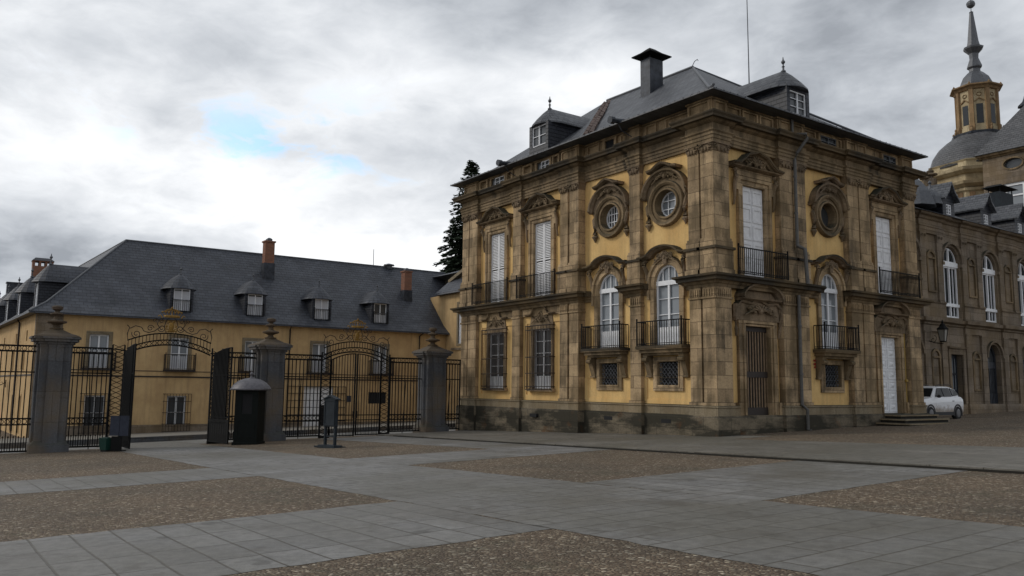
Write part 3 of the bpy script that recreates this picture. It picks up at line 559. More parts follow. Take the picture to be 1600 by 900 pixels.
def oval_window(th, fr, uc, cw, seed=9, bars=True, matp='glass', openc=True):
    zc = 9.3; mb = MB()
    def e(rx, rz, n=28): return [(uc + rx * cos(2 * pi * i / n), zc + rz * sin(2 * pi * i / n)) for i in range(n)]
    mb.plate(fr, e(1.03, 0.98), [e(0.60, 0.56)], cw - 0.34, cw + 0.08)
    mb.mould(fr, e(0.62, 0.58), [(0, cw), (0, cw + 0.16), (-0.07, cw + 0.16), (-0.1, cw + 0.1), (-0.1, cw)], True)
    mb.mould(fr, e(0.84, 0.80), [(0, cw), (0, cw + 0.14), (-0.08, cw + 0.2), (-0.14, cw + 0.2), (-0.17, cw + 0.12), (-0.17, cw)], True)
    sur = mb.obj('window_surround', 'stone_moulding', th)
    mb = MB()
    pr = [(0, cw - 0.02), (0, cw + 0.2), (0.06, cw + 0.27), (0.09, cw + 0.33), (0.16, cw + 0.35), (0.16, cw - 0.02)]
    mb.mould(fr, [(uc - 1.34, 9.62), (uc - 1.17, 9.62)] + arc(uc, 9.66, 1.13, 0.93, 178, 2, 18) + [(uc + 1.17, 9.62), (uc + 1.34, 9.62)], pr)
    top = [(uc - 0.84, 10.66), (uc - 0.5, 10.7), (uc - 0.22, 10.86), (uc, 10.92), (uc + 0.22, 10.86), (uc + 0.5, 10.7), (uc + 0.84, 10.66)]
    mb.mould(fr, top, [(0, cw - 0.02), (0, cw + 0.3), (0.05, cw + 0.42), (0.13, cw + 0.46), (0.13, cw - 0.02)])
    mb.plate(fr, arc(uc, 9.66, 1.12, 0.92, 0, 180, 16) + arc(uc, 9.3, 0.97, 0.93, 165, 15, 12), [], cw - 0.02, cw + 0.1)
    mb.plate(fr, [(uc - .6, 10.45), (uc + .6, 10.45), (uc + 0.45, 10.72), (uc, 10.92), (uc - 0.45, 10.72)], [], cw - 0.02, cw + 0.2)
    carved(mb, fr, uc, 10.5, 1.5, 0.62, cw + 0.16, seed, 1.0)
    mb.obj('carved_hood', 'stone_carved', sur)
    for s_ in (-1, 1):
        mb = MB(); mb.tube([fr.p(uc + s_ * 1.08, 9.62, cw + 0.06), fr.p(uc + s_ * 1.12, 9.3, cw + 0.08), fr.p(uc + s_ * 1.03, 8.95, cw + 0.08), fr.p(uc + s_ * 1.06, 8.6, cw + 0.08)], 0.08, 6, 0.13)
        ex = (0.2, 0.1) if fr is L else (0.1, 0.2); mb.ell(fr.p(uc + s_ * 1.06, 8.5, cw + 0.08), ex[0], ex[1], 0.09, 8, 4)
        mb.tube([fr.p(uc + s_ * 1.06, 8.48, cw + 0.08), fr.p(uc + s_ * 1.06, 8.24, cw + 0.06)], 0.12, 6, 0.02); mb.obj('scroll_pendant', 'stone_carved', sur)
    mb = MB(); mb.plate(fr, e(0.6, 0.56), [], cw - 0.33, cw - 0.3); mb.obj('pane', matp, sur)
    if bars:
        mb = MB(); n_ = 6 if bars == 'iron' else 2
        mb.plate(fr, e(0.6, 0.56), [e(0.54, 0.5)], cw - 0.28, cw - 0.23)
        for i in range(1, n_ + 1):
            x = -0.6 + 1.2 * i / (n_ + 1); h = 0.56 * sqrt(max(0, 1 - (x / 0.6) ** 2)); mb.fb(fr, uc + x - 0.018, uc + x + 0.018, zc - h, zc + h, cw - 0.28, cw - 0.24)
        for z_ in (-0.18, 0.18): h = 0.6 * sqrt(1 - (z_ / 0.56) ** 2); mb.fb(fr, uc - h, uc + h, zc + z_ - 0.018, zc + z_ + 0.018, cw - 0.279, cw - 0.235)
        mb.obj('window_frame', 'white_paint', sur)
def arch_window(th, fr, uc, cw, seed=12):
    w = 1.42; mb = MB(); z0, zs, rise = 3.3, 5.95, 0.76
    out = [(uc - w / 2 - 0.24, z0), (uc + w / 2 + 0.24, z0)] + arc(uc, zs, w / 2 + 0.24, rise + 0.24, 0, 180, 16)
    mb.plate(fr, out, [archpoly(uc, w, z0 + 1e-3, zs, rise, 16)], cw - 0.34, cw + 0.1)
    mb.mould(fr, [(uc + w / 2 + 0.24, 5.3)] + arc(uc, zs, w / 2 + 0.24, rise + 0.24, 0, 180, 16) + [(uc - w / 2 - 0.24, 5.3)], [(0, cw), (0, cw + 0.17), (-0.1, cw + 0.19), (-0.12, cw)])
    sur = mb.obj('window_surround', 'stone', th)
    mb = MB(); pr = [(0, cw - 0.02), (0, cw + 0.22), (0.05, cw + 0.3), (0.07, cw + 0.38), (0.13, cw + 0.4), (0.14, cw - 0.02)]
    hood = [(uc - 1.45, 6.98), (uc - 1.12, 6.98), (uc - 0.98, 7.02)] + arc(uc, 6.9, 0.86, 0.46, 160, 20, 12) + [(uc + 0.98, 7.02), (uc + 1.12, 6.98), (uc + 1.45, 6.98)]
    mk = MB(); mk.mould(fr, hood, [(.09, cw - .01), (.09, cw + .41), (.155, cw + .415), (.16, cw - .01)]); mk.obj('hood_top', 'stone_black', sur)
    mb.mould(fr, hood, pr); carved(mb, fr, uc, 7.05, 1.2, 0.5, cw + 0.16, seed, 0.9); mb.taper(fr, uc - 0.1, uc + 0.1, 6.72, 7.2, cw, cw + 0.18, 0.06)
    mb.obj('carved_hood', 'stone_carved', sur)
    for s_ in (-1, 1):
        mb = MB(); ub = uc + s_ * 1.1; mb.tube([fr.p(ub, 6.95, cw + 0.18), fr.p(ub, 6.7, cw + 0.24), fr.p(ub - s_ * 0.03, 6.4, cw + 0.14), fr.p(ub, 6.1, cw + 0.1)], 0.11, 6, 0.07); mb.tube(spiral(fr, ub, 6.78, 0.02, 0.13, 0, 1.3, cw + 0.3, s_, 10), 0.035, 5); mb.obj('scroll_bracket', 'stone_carved', sur)
    sash(fr, sur, uc - w / 2, uc + w / 2, z0, zs, cw - 0.09, 4, arch=rise, t=0.09); pane(fr, sur, uc - w / 2, uc + w / 2, z0, zs, cw - 0.13, 'glass_pale', rise)
    mb = MB(); mb.fb(fr, uc - w / 2 + 0.02, uc + w / 2 - 0.02, 3.32, 4.1, cw - 0.09, cw - 0.055); mb.obj('lower_panel', 'white_paint', sur)
    # balcony on consoles
    mb = MB(); mb.fb(fr, uc - 1.3, uc + 1.3, 3.16, 3.3, cw - 0.05, cw + 0.62); mb.fb(fr, uc - 1.2, uc + 1.2, 3.02, 3.162, cw - 0.05, cw + 0.5); mb.fb(fr, uc - 1.12, uc + 1.12, 2.92, 3.022, cw - 0.05, cw + 0.36)
    for s_ in (-1, 1):
        ub = uc + s_ * 1.02; mb.hexa([fr.p(ub - .13, 2.1, cw - .05), fr.p(ub + .13, 2.1, cw - .05), fr.p(ub + .13, 2.1, cw + .1), fr.p(ub - .13, 2.1, cw + .1), fr.p(ub - .13, 2.93, cw - .05), fr.p(ub + .13, 2.93, cw - .05), fr.p(ub + .13, 2.93, cw + .38), fr.p(ub - .13, 2.93, cw + .38)])
        mb.fb(fr, ub - .16, ub + .16, 2.02, 2.1, cw - .05, cw + .15); mb.tube([fr.p(ub - .14, 2.75, cw + .36), fr.p(ub + .14, 2.75, cw + .36)], 0.09, 8)
    bal = mb.obj('balcony', 'stone_moulding', th); mb = MB(); mb.fb(fr, uc - 1.31, uc + 1.31, 3.2, 3.305, cw - 0.05, cw + 0.635); mb.obj('balcony_edge', 'stone_black', bal); railing(fr, bal, uc - 1.26, uc + 1.26, 3.3, 4.32, cw + 0.58, cw + 0.05)
    # little lattice window below
    mb = MB(); mb.plate(fr, rect(uc - 0.84, uc + 0.84, 1.46, 2.86), [rect(uc - 0.58, uc + 0.58, 1.7, 2.66)], cw - 0.3, cw + 0.07); mb.mould(fr, rect(uc - 0.6, uc + 0.6, 1.68, 2.68), [(0, cw), (0, cw + 0.1), (-0.05, cw + 0.1), (-0.06, cw)], True)
    s2 = mb.obj('lattice_window', 'stone', th); pane(fr, s2, uc - 0.58, uc + 0.58, 1.7, 2.66, cw - 0.22, 'dark_inside')
    mb = MB(); cg = cw - 0.06; n_ = 7
    def lat(fr, mb, a0, a1, b0, b1, st, c, r):
        import itertools
        W_ = a1 - a0; H_ = b1 - b0; k = -H_
        while k < W_:
            s0 = max(0, -k); s1 = min(H_, W_ - k)
            if s1 - s0 > 0.04:
                mb.tube([fr.p(a0 + k + s0, b0 + s0, c), fr.p(a0 + k + s1, b0 + s1, c)], r, 4); mb.tube([fr.p(a1 - k - s0, b0 + s0, c + r), fr.p(a1 - k - s1, b0 + s1, c + r)], r, 4)
            k += st
    lat(fr, mb, uc - 0.58, uc + 0.58, 1.7, 2.66, 0.2, cg, 0.014)
    for i in range(5):
        for j in range(5): mb.ell(fr.p(uc - 0.48 + 0.24 * i, 1.78 + 0.2 * j, cg + 0.02), 0.035, 0.035, 0.035, 5, 4)
    mb.obj('grille', 'lead', s2)
    return sur
def door_bay(th, fr, uc, w, cw, white, seed=31):
    mb = MB(); z0, z1 = 0.54, 4.08
    mb.plate(fr, [(uc - w / 2 - 0.42, z0), (uc + w / 2 + 0.42, z0), (uc + w / 2 + 0.42, 4.55), (uc - w / 2 - 0.42, 4.55)], [rect(uc - w / 2, uc + w / 2, z0 + 1e-3, z1)], cw - 0.55, cw + 0.14)
    mb.mould(fr, [(uc + w / 2 + 0.1, z0 + .02), (uc + w / 2 + 0.1, z1 + 0.1), (uc - w / 2 - 0.1, z1 + 0.1), (uc - w / 2 - 0.1, z0 + .02)], [(0, cw + .1), (0, cw + 0.2), (-0.1, cw + 0.2), (-0.1, cw + .1)])
    mb.fb(fr, uc - w / 2 - 0.55, uc - w / 2 - 0.38, z0 - 0.02, z0 + 0.5, cw - .3, cw + 0.2); mb.fb(fr, uc + w / 2 + 0.38, uc + w / 2 + 0.55, z0 - 0.02, z0 + 0.5, cw - .3, cw + 0.2)
    sur = mb.obj('door_surround', 'stone', th)
    mb = MB(); mb.plate(fr, [(uc - 1.35, 4.3), (uc + 1.35, 4.3), (uc + 1.2, 5.0), (uc + 0.6, 4.95), (uc, 5.08), (uc - 0.6, 4.95), (uc - 1.2, 5.0)], [], cw, cw + 0.17)
    mb.mould(fr, [(uc - 1.42, 4.25), (uc - 1.36, 4.8), (uc - 1.1, 5.0), (uc - 0.5, 4.93), (uc, 5.1), (uc + 0.5, 4.93), (uc + 1.1, 5.0), (uc + 1.36, 4.8), (uc + 1.42, 4.25)], [(0, cw), (0, cw + 0.24), (0.09, cw + 0.28), (0.1, cw)])
    carved(mb, fr, uc, 4.72, 2.0, 0.5, cw + 0.24, seed, 1.2)
    for s_ in (-1, 1): mb.tube([fr.p(uc + s_ * 1.4, 4.9, cw + .16), fr.p(uc + s_ * 1.45, 4.4, cw + .18), fr.p(uc + s_ * 1.36, 3.95, cw + .14), fr.p(uc + s_ * 1.33, 3.65, cw + .1)], 0.13, 6, 0.04)
    pr = [(0, cw), (0, cw + 0.3), (0.06, cw + 0.4), (0.08, cw + 0.5), (0.16, cw + 0.52), (0.16, cw)]
    mb.mould(fr, arc(uc, 5.16, 1.12, 0.48, 180, 0, 14), pr); mb.mould(fr, [(uc - 1.25, 5.06), (uc + 1.25, 5.06)], [(0, cw), (0, cw + 0.26), (0.07, cw + 0.42), (0.12, cw + 0.44), (0.12, cw)])
    mb.plate(fr, arc(uc, 5.16, 1.1, 0.46, 0, 180, 14), [], cw, cw + 0.16)
    mb.obj('carved_pediment', 'stone_carved', sur)
    if white:
        for k in range(2):
            a0 = uc - w / 2 + k * w / 2 + 0.006; a1 = a0 + w / 2 - 0.012; mb = MB(); cd = cw - 0.1
            mb.fb(fr, a0, a1, z0, z1, cd - 0.05, cd)
            for q in range(7):
                zb = z0 + 0.07 + q * 0.5; mb.plate(fr, rect(a0 + 0.04, a1 - 0.04, zb, zb + 0.43), [rect(a0 + 0.1, a1 - 0.1, zb + 0.06, zb + 0.37)], cd, cd + 0.03)
                pc = fr.p((a0 + a1) / 2, zb + 0.215, cd + 0.07); cs = [fr.p(a0 + 0.12, zb + 0.08, cd), fr.p(a1 - 0.12, zb + 0.08, cd), fr.p(a1 - 0.12, zb + 0.35, cd), fr.p(a0 + 0.12, zb + 0.35, cd)]
                mb.add(cs + [pc], [(0, 1, 4), (1, 2, 4), (2, 3, 4), (3, 0, 4)])
            tag(mb.obj('door_leaf', 'white_paint', sur))
    else:
        pane(fr, sur, uc - w / 2, uc + w / 2, z0, z1, cw - 0.2, 'dark_inside', name='pane')
        mb = MB(); cd = cw - 0.1
        for i in range(10): uu = uc - w / 2 + w * i / 9; mb.fb(fr, uu - 0.026, uu + 0.026, z0, z1, cd - 0.02, cd + 0.02)
        for zz_, h in ((z0 + 0.15, 0.15), (2.15, 0.14), (z1 - 0.1, 0.1)): pass
        mb.obj('barred_gate', 'brown_wood', sur); 
        for zz_, h in ((z0 + 0.15, 0.15), (2.15, 0.12), (z1 - 0.1, 0.1)): mb = MB(); mb.fb(fr, uc - w / 2, uc + w / 2, zz_ - h, zz_ + h, cd - 0.03, cd + 0.03); mb.obj('gate_rail', 'dark_wood', sur)

def finial(mb, c, s_=1.0):
    mb.lathe(c, [(0.16 * s_, 0), (0.16 * s_, 0.06 * s_), (0.07 * s_, 0.12 * s_), (0.06 * s_, 0.3 * s_), (0.11 * s_, 0.34 * s_), (0.05 * s_, 0.4 * s_), (0.04 * s_, 0.5 * s_), (0.13 * s_, 0.62 * s_), (0.13 * s_, 0.7 * s_), (0.05 * s_, 0.8 * s_), (0.02 * s_, 1.0 * s_)], 10)
def dormer(th, fr, uc, cf, z0, hw, z1, ztop, back, win=(0.5, 0.2, 1.5), rows=2, flare=0.22, fin=True, rail=False, curt=None, cheek='slate_cheek', rmat='slate_roof', fs=0.75, plain_front=False):
    """dormer: front at c=cf, cheeks running back by `back`, rounded hipped hood with finial"""
    mb = MB(); mb.plate(fr, rect(uc - hw, uc + hw, z0, z1), [rect(uc - win[0], uc + win[0], z0 + win[1], z0 + win[2])], cf - 0.16, cf)
    mb.fb(fr, uc - hw, uc - hw + 0.1, z0 - 0.6, z1, cf - back, cf - 0.161); mb.fb(fr, uc + hw - 0.1, uc + hw, z0 - 0.6, z1, cf - back, cf - 0.161)
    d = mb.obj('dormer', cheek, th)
    mb = MB(); e = hw + flare; n_ = 8; rings = []
    for (k, z) in ((1.0, z1 - 0.08), (0.97, z1 + 0.0), (0.72, z1 + (ztop - z1) * 0.33), (0.36, z1 + (ztop - z1) * 0.72), (0.04, ztop)):
        ring = [(uc - e * k, z, cf - back)] + [(uc - e * k * cos(radians(180 * i / n_)), z, cf - hw * 0.9 + (hw * 0.9 + flare) * k * sin(radians(180 * i / n_))) for i in range(n_ + 1)] + [(uc + e * k, z, cf - back)]
        rings.append([fr.p(a, z_, c) for a, z_, c in ring])
    m_ = len(rings[0]); vs = [p for r_ in rings for p in r_]; fs_ = [(i * m_ + j, i * m_ + j + 1, (i + 1) * m_ + j + 1, (i + 1) * m_ + j) for i in range(len(rings) - 1) for j in range(m_ - 1)]
    fs_ += [tuple(range(m_)), tuple(range((len(rings) - 1) * m_, len(rings) * m_)), tuple(i * m_ for i in range(len(rings))), tuple(i * m_ + m_ - 1 for i in range(len(rings)))]
    mb.add(vs, fs_); mb.obj('dormer_roof', rmat, d)
    if fin: mb = MB(); finial(mb, fr.p(uc, ztop - 0.03, cf - hw * 0.9), fs); mb.obj('finial', 'lead', d)
    sash(fr, d, uc - win[0], uc + win[0], z0 + win[1], z0 + win[2], cf - 0.08, rows, t=0.06); pane(fr, d, uc - win[0], uc + win[0], z0 + win[1], z0 + win[2], cf - 0.12, 'glass_dim')
    if curt: mb = MB(); mb.fb(fr, uc - win[0] + 0.04, uc + win[0] - 0.04, z0 + win[1] + 0.03, z0 + win[1] + (win[2] - win[1]) * curt, cf - 0.115, cf - 0.105); mb.obj('curtain', 'curtain', d)
    if rail: railing(fr, d, uc - win[0] - 0.05, uc + win[0] + 0.05, z0 + win[1] - 0.05, z0 + win[1] + 0.85, cf + 0.08, cf + 0.07, sp=0.14)
    return d

# ------------------------------------------------------------------ the palace pavilion
pav = thing('palace_pavilion', 'two storey ochre and stone baroque corner pavilion with slate roof, balconies and oval windows', 'palace')
Lu = [(-18.5, 0), (-16.95, 0), (-16.95, .13), (-13.55, .13), (-13.55, 0), (-12.8, 0), (-12.8, .13), (-9.6, .13), (-9.6, 0), (-8.2, 0), (-8.2, .38), (-4.95, .38), (-4.95, .20), (-4.3, .20), (-4.3, .38), (-1.35, .38), (-1.35, 0), (0, 0)]
Ru = [(0, .92), (-.15, .92), (-.15, 4.1), (0, 4.1), (0, 5.95), (-.15, 5.95), (-.15, 9.0), (0, 9.0), (0, 10.8), (-.15, 10.8), (-.15, 13.72), (0, 13.72), (0, 14.8), (-6.5, 14.8)]
plan = [(-18.5, 7)] + Lu + Ru
ent = [(-.6, 11.26), (.06, 11.26), (.06, 11.38), (.09, 11.38), (.09, 11.52), (.12, 11.52), (.12, 11.62), (.18, 11.68), (.18, 11.71), (.05, 11.71), (.05, 12.0), (.12, 12.03), (.2, 12.07), (.24, 12.13), (.42, 12.15), (.42, 12.22), (.48, 12.3), (.48, 12.33), (-.6, 12.36)]
mb = MB(); mb.sweep(plan, ent); mb.obj('entablature', 'stone_moulding', pav)
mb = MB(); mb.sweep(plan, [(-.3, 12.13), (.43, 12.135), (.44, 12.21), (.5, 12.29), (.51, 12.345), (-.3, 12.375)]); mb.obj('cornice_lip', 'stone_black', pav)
att = [(-.6, 12.34), (.0, 12.34), (.0, 12.42), (-.03, 12.44), (-.03, 12.98), (.03, 13.0), (.03, 13.1), (-.6, 13.1)]
mb = MB(); mb.sweep(plan, att)
def attic_panels(fr, segs, cp):
    for a0, a1 in segs: mb.plate(fr, rect(a0, a1, 12.45, 12.97), [rect(a0 + 0.1, a1 - 0.1, 12.53, 12.9)], cp - 0.05, cp + 0.065)
attic_panels(L, [(-18.4, -17.1), (-16.8, -16.0), (-14.2, -13.6), (-12.7, -11.9), (-10.2, -9.65), (-9.5, -8.3)], -0.03 - 0.0)
attic_panels(L, [(-8.0, -7.1), (-5.7, -5.0), (-4.1, -3.4), (-2.9, -1.5)], -0.41); attic_panels(L, [(-1.25, -.1)], -0.03)
attic_panels(R, [(.1, .85), (4.2, 5.0), (5.1, 5.85), (9.1, 9.9), (9.95, 10.7), (13.8, 14.7)], -0.03); attic_panels(R, [(1.0, 1.9), (2.0, 3.0), (3.1, 4.0), (6.05, 7.0), (8.6, 8.95)], -0.18)
mb.obj('attic', 'stone', pav)
for fr, uc, w, c, dark in ((L, -15.1, 1.25, -0.16, 0), (L, -11.05, 1.05, -0.16, 0), (L, -6.35, 0.62, -0.41, 1), (R, 7.85, 1.2, -0.18, 2), (R, 12.85, 1.1, -0.18, 2)):
    mb = MB(); mb.plate(fr, rect(uc - w / 2 - .15, uc + w / 2 + .15, 12.36, 12.97), [rect(uc - w / 2, uc + w / 2, 12.42, 12.9)], c, c + 0.12); wo_ = mb.obj('attic_window', 'stone', pav)
    pane(fr, wo_, uc - w / 2, uc + w / 2, 12.42, 12.9, c + 0.035, 'dark_inside' if dark == 1 else 'glass_dim')
    if dark != 1: sash(fr, wo_, uc - w / 2 + (0 if dark else .35), uc + w / 2, 12.42, 12.9, c + 0.07, 2, t=0.045, mat='white_paint' if not dark else 'lead')
# middle cornice: broken where the arched windows rise through it
cor = [(-.6, 5.5), (.03, 5.5), (.05, 5.6), (.12, 5.64), (.16, 5.72), (.34, 5.75), (.36, 5.85), (.46, 5.9), (.47, 5.96), (-.6, 5.99)]
mb = MB()
mb.sweep([(-18.5, 7), (-18.5, 0), (-8.2, 0), (-8.2, .38), (-7.6, .38)], cor)
mb.sweep([(-5.5, .38), (-4.95, .38), (-4.95, .20), (-4.3, .20), (-4.3, .38), (-3.9, .38)], cor)
mb.sweep([(-1.95, .38), (-1.35, .38), (-1.35, 0), (0, 0), (0, 5.95), (-.15, 5.95), (-.15, 6.7)], cor)
mb.sweep([(-.15, 8.75), (-.15, 9.0), (0, 9.0), (0, 14.8), (-6.5, 14.8)], cor)
mb.obj('cornice', 'stone_moulding', pav)
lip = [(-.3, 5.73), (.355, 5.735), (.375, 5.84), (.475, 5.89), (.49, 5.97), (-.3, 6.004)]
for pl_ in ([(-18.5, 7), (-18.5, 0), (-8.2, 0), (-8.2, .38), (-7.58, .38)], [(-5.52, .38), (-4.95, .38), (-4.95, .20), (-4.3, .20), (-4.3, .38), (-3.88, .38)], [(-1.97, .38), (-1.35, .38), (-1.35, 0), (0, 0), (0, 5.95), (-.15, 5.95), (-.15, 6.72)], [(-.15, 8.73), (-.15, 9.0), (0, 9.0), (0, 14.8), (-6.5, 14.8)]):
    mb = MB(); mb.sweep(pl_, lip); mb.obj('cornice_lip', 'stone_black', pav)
# lower frieze band under the cornice
frz = [(-.6, 5.12), (-.02, 5.12), (-.02, 5.5), (-.6, 5.5)]
mb = MB(); mb.sweep([(-18.5, 7), (-18.5, .1), (-8.35, .1), (-8.35, .42), (-7.6, .42)], frz); mb.obj('frieze', 'stone', pav)
plw = [(-.6, -3.0), (.16, -3.0), (.16, .45), (.11, .52), (.11, .535), (-.6, .535)]; plu = [(-.6, .53), (.06, .53), (.06, .82), (.1, .85), (.1, .9), (.02, .925), (-.6, .93)]
mb = MB(); mb.sweep(plan, plw); mb.obj('plinth', 'plinth_stone', pav)
mb = MB(); mb.sweep([(-18.5, 7)] + Lu + [(0, .92), (-.15, .92), (-.15, 1.42)], plu); mb.sweep([(-.15, 4.08), (0, 4.1), (0, 5.95), (-.15, 5.95), (-.15, 9.0), (0, 9.0), (0, 10.8), (-.15, 10.8), (-.15, 11.3)], plu)
mb.sweep([(-.15, 13.7), (0, 13.72), (0, 14.8), (-6.5, 14.8)], plu); mb.obj('plinth_ledge', 'stone_pale', pav)
for fr, uc, z, c in ((L, -11.45, .2, .16), (L, -6.4, .24, -.22), (L, -2.9, .24, -.22)):
    mb = MB(); mb.fb(fr, uc - .27, uc + .27, z - .08, z + .08, c - .1, c + .004); mb.obj('vent', 'dark_inside', pav)
# stucco walls with openings
AW = -0.42
def arch_hole(uc): return archpoly(uc, 1.5, 3.31, 5.95, .8)
def ov_hole(uc): return [(uc + .7 * cos(2 * pi * i / 20), 9.3 + .66 * sin(2 * pi * i / 20)) for i in range(20)]
G1, G2, A1, A2, A3, D1, D2 = -15.3, -11.28, -6.5, -2.9, 7.8, 2.72, 12.35
mb = MB(); mb.plate(L, rect(-18.3, -8.25, .5, 12.5), [rect(G - .8, G + .8, 1.45, 4.5) for G in (G1, G2)] + [rect(G - .8, G + .8, 5.95, 9.9) for G in (G1, G2)], -.62, -.28)
mb.plate(L, rect(-8.25, -.2, .5, 12.5), [arch_hole(A1), arch_hole(A2), ov_hole(A1 + .15), ov_hole(A2 + .05), rect(A1 - .62, A1 + .62, 1.68, 2.68), rect(A2 - .62, A2 + .62, 1.68, 2.68)], -.8, AW)
mb.plate(R, rect(.2, 14.7, .5, 12.5), [rect(D1 - .82, D1 + .82, .54, 4.1), rect(D2 - .82, D2 + .82, .54, 4.1), rect(D1 - .82, D1 + .82, 5.95, 9.9), rect(D2 - .82, D2 + .82, 5.95, 9.9), arch_hole(A3), ov_hole(A3 + .02), rect(A3 - .62, A3 + .62, 1.68, 2.68)], -.72, -.3)
mb.obj('wall', 'ochre_stucco', pav)
mb = MB(); mb.box(-18.45, -1.0, 6.9, 14.7, -3, 13.0); mb.box(-18.45, -18.1, .3, 7, -3, 13.0); mb.box(-17.9, -1.0, 1.2, 6.8, -3, 13.0); mb.obj('inner_core', 'stone', pav)
# panels edging the lower stucco (raised margins)
mb = MB()
for fr, a0, a1, c in ((L, -17.0, -13.52, -.28), (L, -12.85, -9.55, -.28)):
    mb.plate(fr, rect(a0, a1, .93, 5.12), [rect(a0 + .3, a1 - .3, 1.2, 4.75)], c - .05, c + .05)
for fr, a0, a1, c in ((L, -8.2, -4.9, AW), (L, -4.35, -1.3, AW)): mb.plate(fr, rect(a0, a1, .93, 2.0), [rect(a0 + .22, a1 - .22, 1.1, 2.0 - .001)], c - .05, c + .03)
mb.obj('stucco_border', 'ochre_stucco', pav)
for u0, u1 in ((-18.5, -17.87), (-17.78, -16.98), (-13.52, -12.84), (-9.58, -9.0), (-8.86, -8.2)): pilaster(pav, L, u0, u1, 0.0)
mb = MB(); mb.fb(L, -18.45, -17.0, .93, 11.3, -.5, -.1); mb.fb(L, -9.5, -8.25, .93, 11.3, -.5, -.1); mb.fb(L, -1.3, -.05, .93, 11.3, -.5, -.1); mb.fb(R, 4.2, 5.9, .93, 11.3, -.5, -.1); mb.fb(R, 9.1, 10.7, .93, 11.3, -.5, -.1); mb.obj('pilaster_backing', 'stone', pav)
pilaster(pav, L, -4.95, -4.3, -.2, cback=-.75)
pilaster(pav, L, -1.33, -.75, 0.0)
pilaster(pav, L, -.65, 0, 0.0, cback=-.019, corner=1); pilaster(pav, R, .02, .92, 0.0, corner=-1)
for u0, u1 in ((4.15, 4.98), (5.08, 5.9), (9.05, 9.87), (9.97, 10.78), (13.75, 14.78)): pilaster(pav, R, u0, u1, 0.0)
grille_window(pav, L, G1, 1.5, -.28, 3); grille_window(pav, L, G2, 1.5, -.28, 4)
upper_window(pav, L, G1, 1.45, -.28, (-16.95, -13.6, .3), 5); upper_window(pav, L, G2, 1.45, -.28, (-12.75, -9.65, .3), 6)
arch_window(pav, L, A1, AW, 7); arch_window(pav, L, A2, AW, 8); arch_window(pav, R, A3, -.3, 9)
oval_window(pav, L, A1 + .15, AW, 10, 'iron', 'dark_inside'); oval_window(pav, L, A2 + .05, AW, 11, 'cross', 'glass_pale'); oval_window(pav, R, A3 + .02, -.3, 12, False, 'glass_dim')
door_bay(pav, R, D1, 1.55, -.3, False, 13); door_bay(pav, R, D2, 1.5, -.3, True, 14)
upper_window(pav, R, D1, 1.45, -.3, (1.02, 4.1, .32), 15, 'board'); upper_window(pav, R, D2, 1.45, -.3, (10.88, 14.3, .32), 16, 'board')
# roof: kicked eaves, long ridge, two hips
mb = MB(); E0 = [(-18.95, -.6), (.72, -.72), (.72, 15.5), (-19.2, 15.5)]; A1p = (-7.6, 7.4, 18.5); A2p = (-14.4, 7.4, 18.6)
def ins(k): return [(-19.0 + k, -.62 + k), (.62 - k, -.62 + k), (.62 - k, 15.15 - k), (-19.0 + k, 15.15 - k)]
r0 = [(x, y, 13.14) for x, y in ins(0)]; r1 = [(x, y, 13.38) for x, y in ins(.8)]; r2 = [(x, y, 13.86) for x, y in ins(1.6)]
vs = [(x, y, 13.08) for x, y in ins(0)] + r0 + r1 + r2 + [A1p, A2p]
fs_ = [(0, 1, 2, 3)]
for k in range(3):
    for i in range(4): j = (i + 1) % 4; fs_.append((k * 4 + i, k * 4 + j, k * 4 + 4 + j, k * 4 + 4 + i))
fs_ += [(12, 13, 16, 17), (13, 14, 16), (14, 15, 17, 16), (15, 12, 17)]
mb.add(vs, fs_); roof = mb.obj('roof', 'slate_roof', pav)
mb = MB()
def rz(y): return 13.16 + (y + .72) * .36 if y < .88 else 13.86 + (y - .88) * (18.5 - 13.86) / (7.4 - .88)
def ridge_tube(pts, r): mb.tube(pts, r, 6)
ridge_tube([(-14.4, 7.4, 18.62), (-7.6, 7.4, 18.52)], .09); ridge_tube([(-.88, .88, 13.9), (-7.6, 7.4, 18.5)], .06); ridge_tube([(-.88, 13.9, 13.9), (-7.6, 7.4, 18.5)], .06); ridge_tube([(.72, -.72, 13.17), (-.88, .88, 13.88)], .06)
mb.tube([Vector((-7.7, 7.4, 18.55)), Vector((-7.5, 7.4, 18.8)), Vector((-7.3, 7.4, 18.85)), Vector((-7.25, 7.4, 18.75))], .02, 5); mb.obj('ridge_capping', 'lead', roof)
mb = MB(); n_ = 16
for i in range(n_):
    f0, f1 = i / n_, (i + .9) / n_
    for s_ in (-.2, .2):
        j = random.uniform(-.04, .04); a = Vector((-14.2 + 6.0 * f0 + s_ + j, 7.2 - 6.6 * f0, rz(7.2 - 6.6 * f0) + .05)); b_ = Vector((-14.2 + 6.0 * f1 + s_ + j, 7.2 - 6.6 * f1, rz(7.2 - 6.6 * f1) + .04)); mb.tube([a, b_], .13, 5, .15)
mb.obj('roof_valley_tiles', 'roof_tile_red', roof)
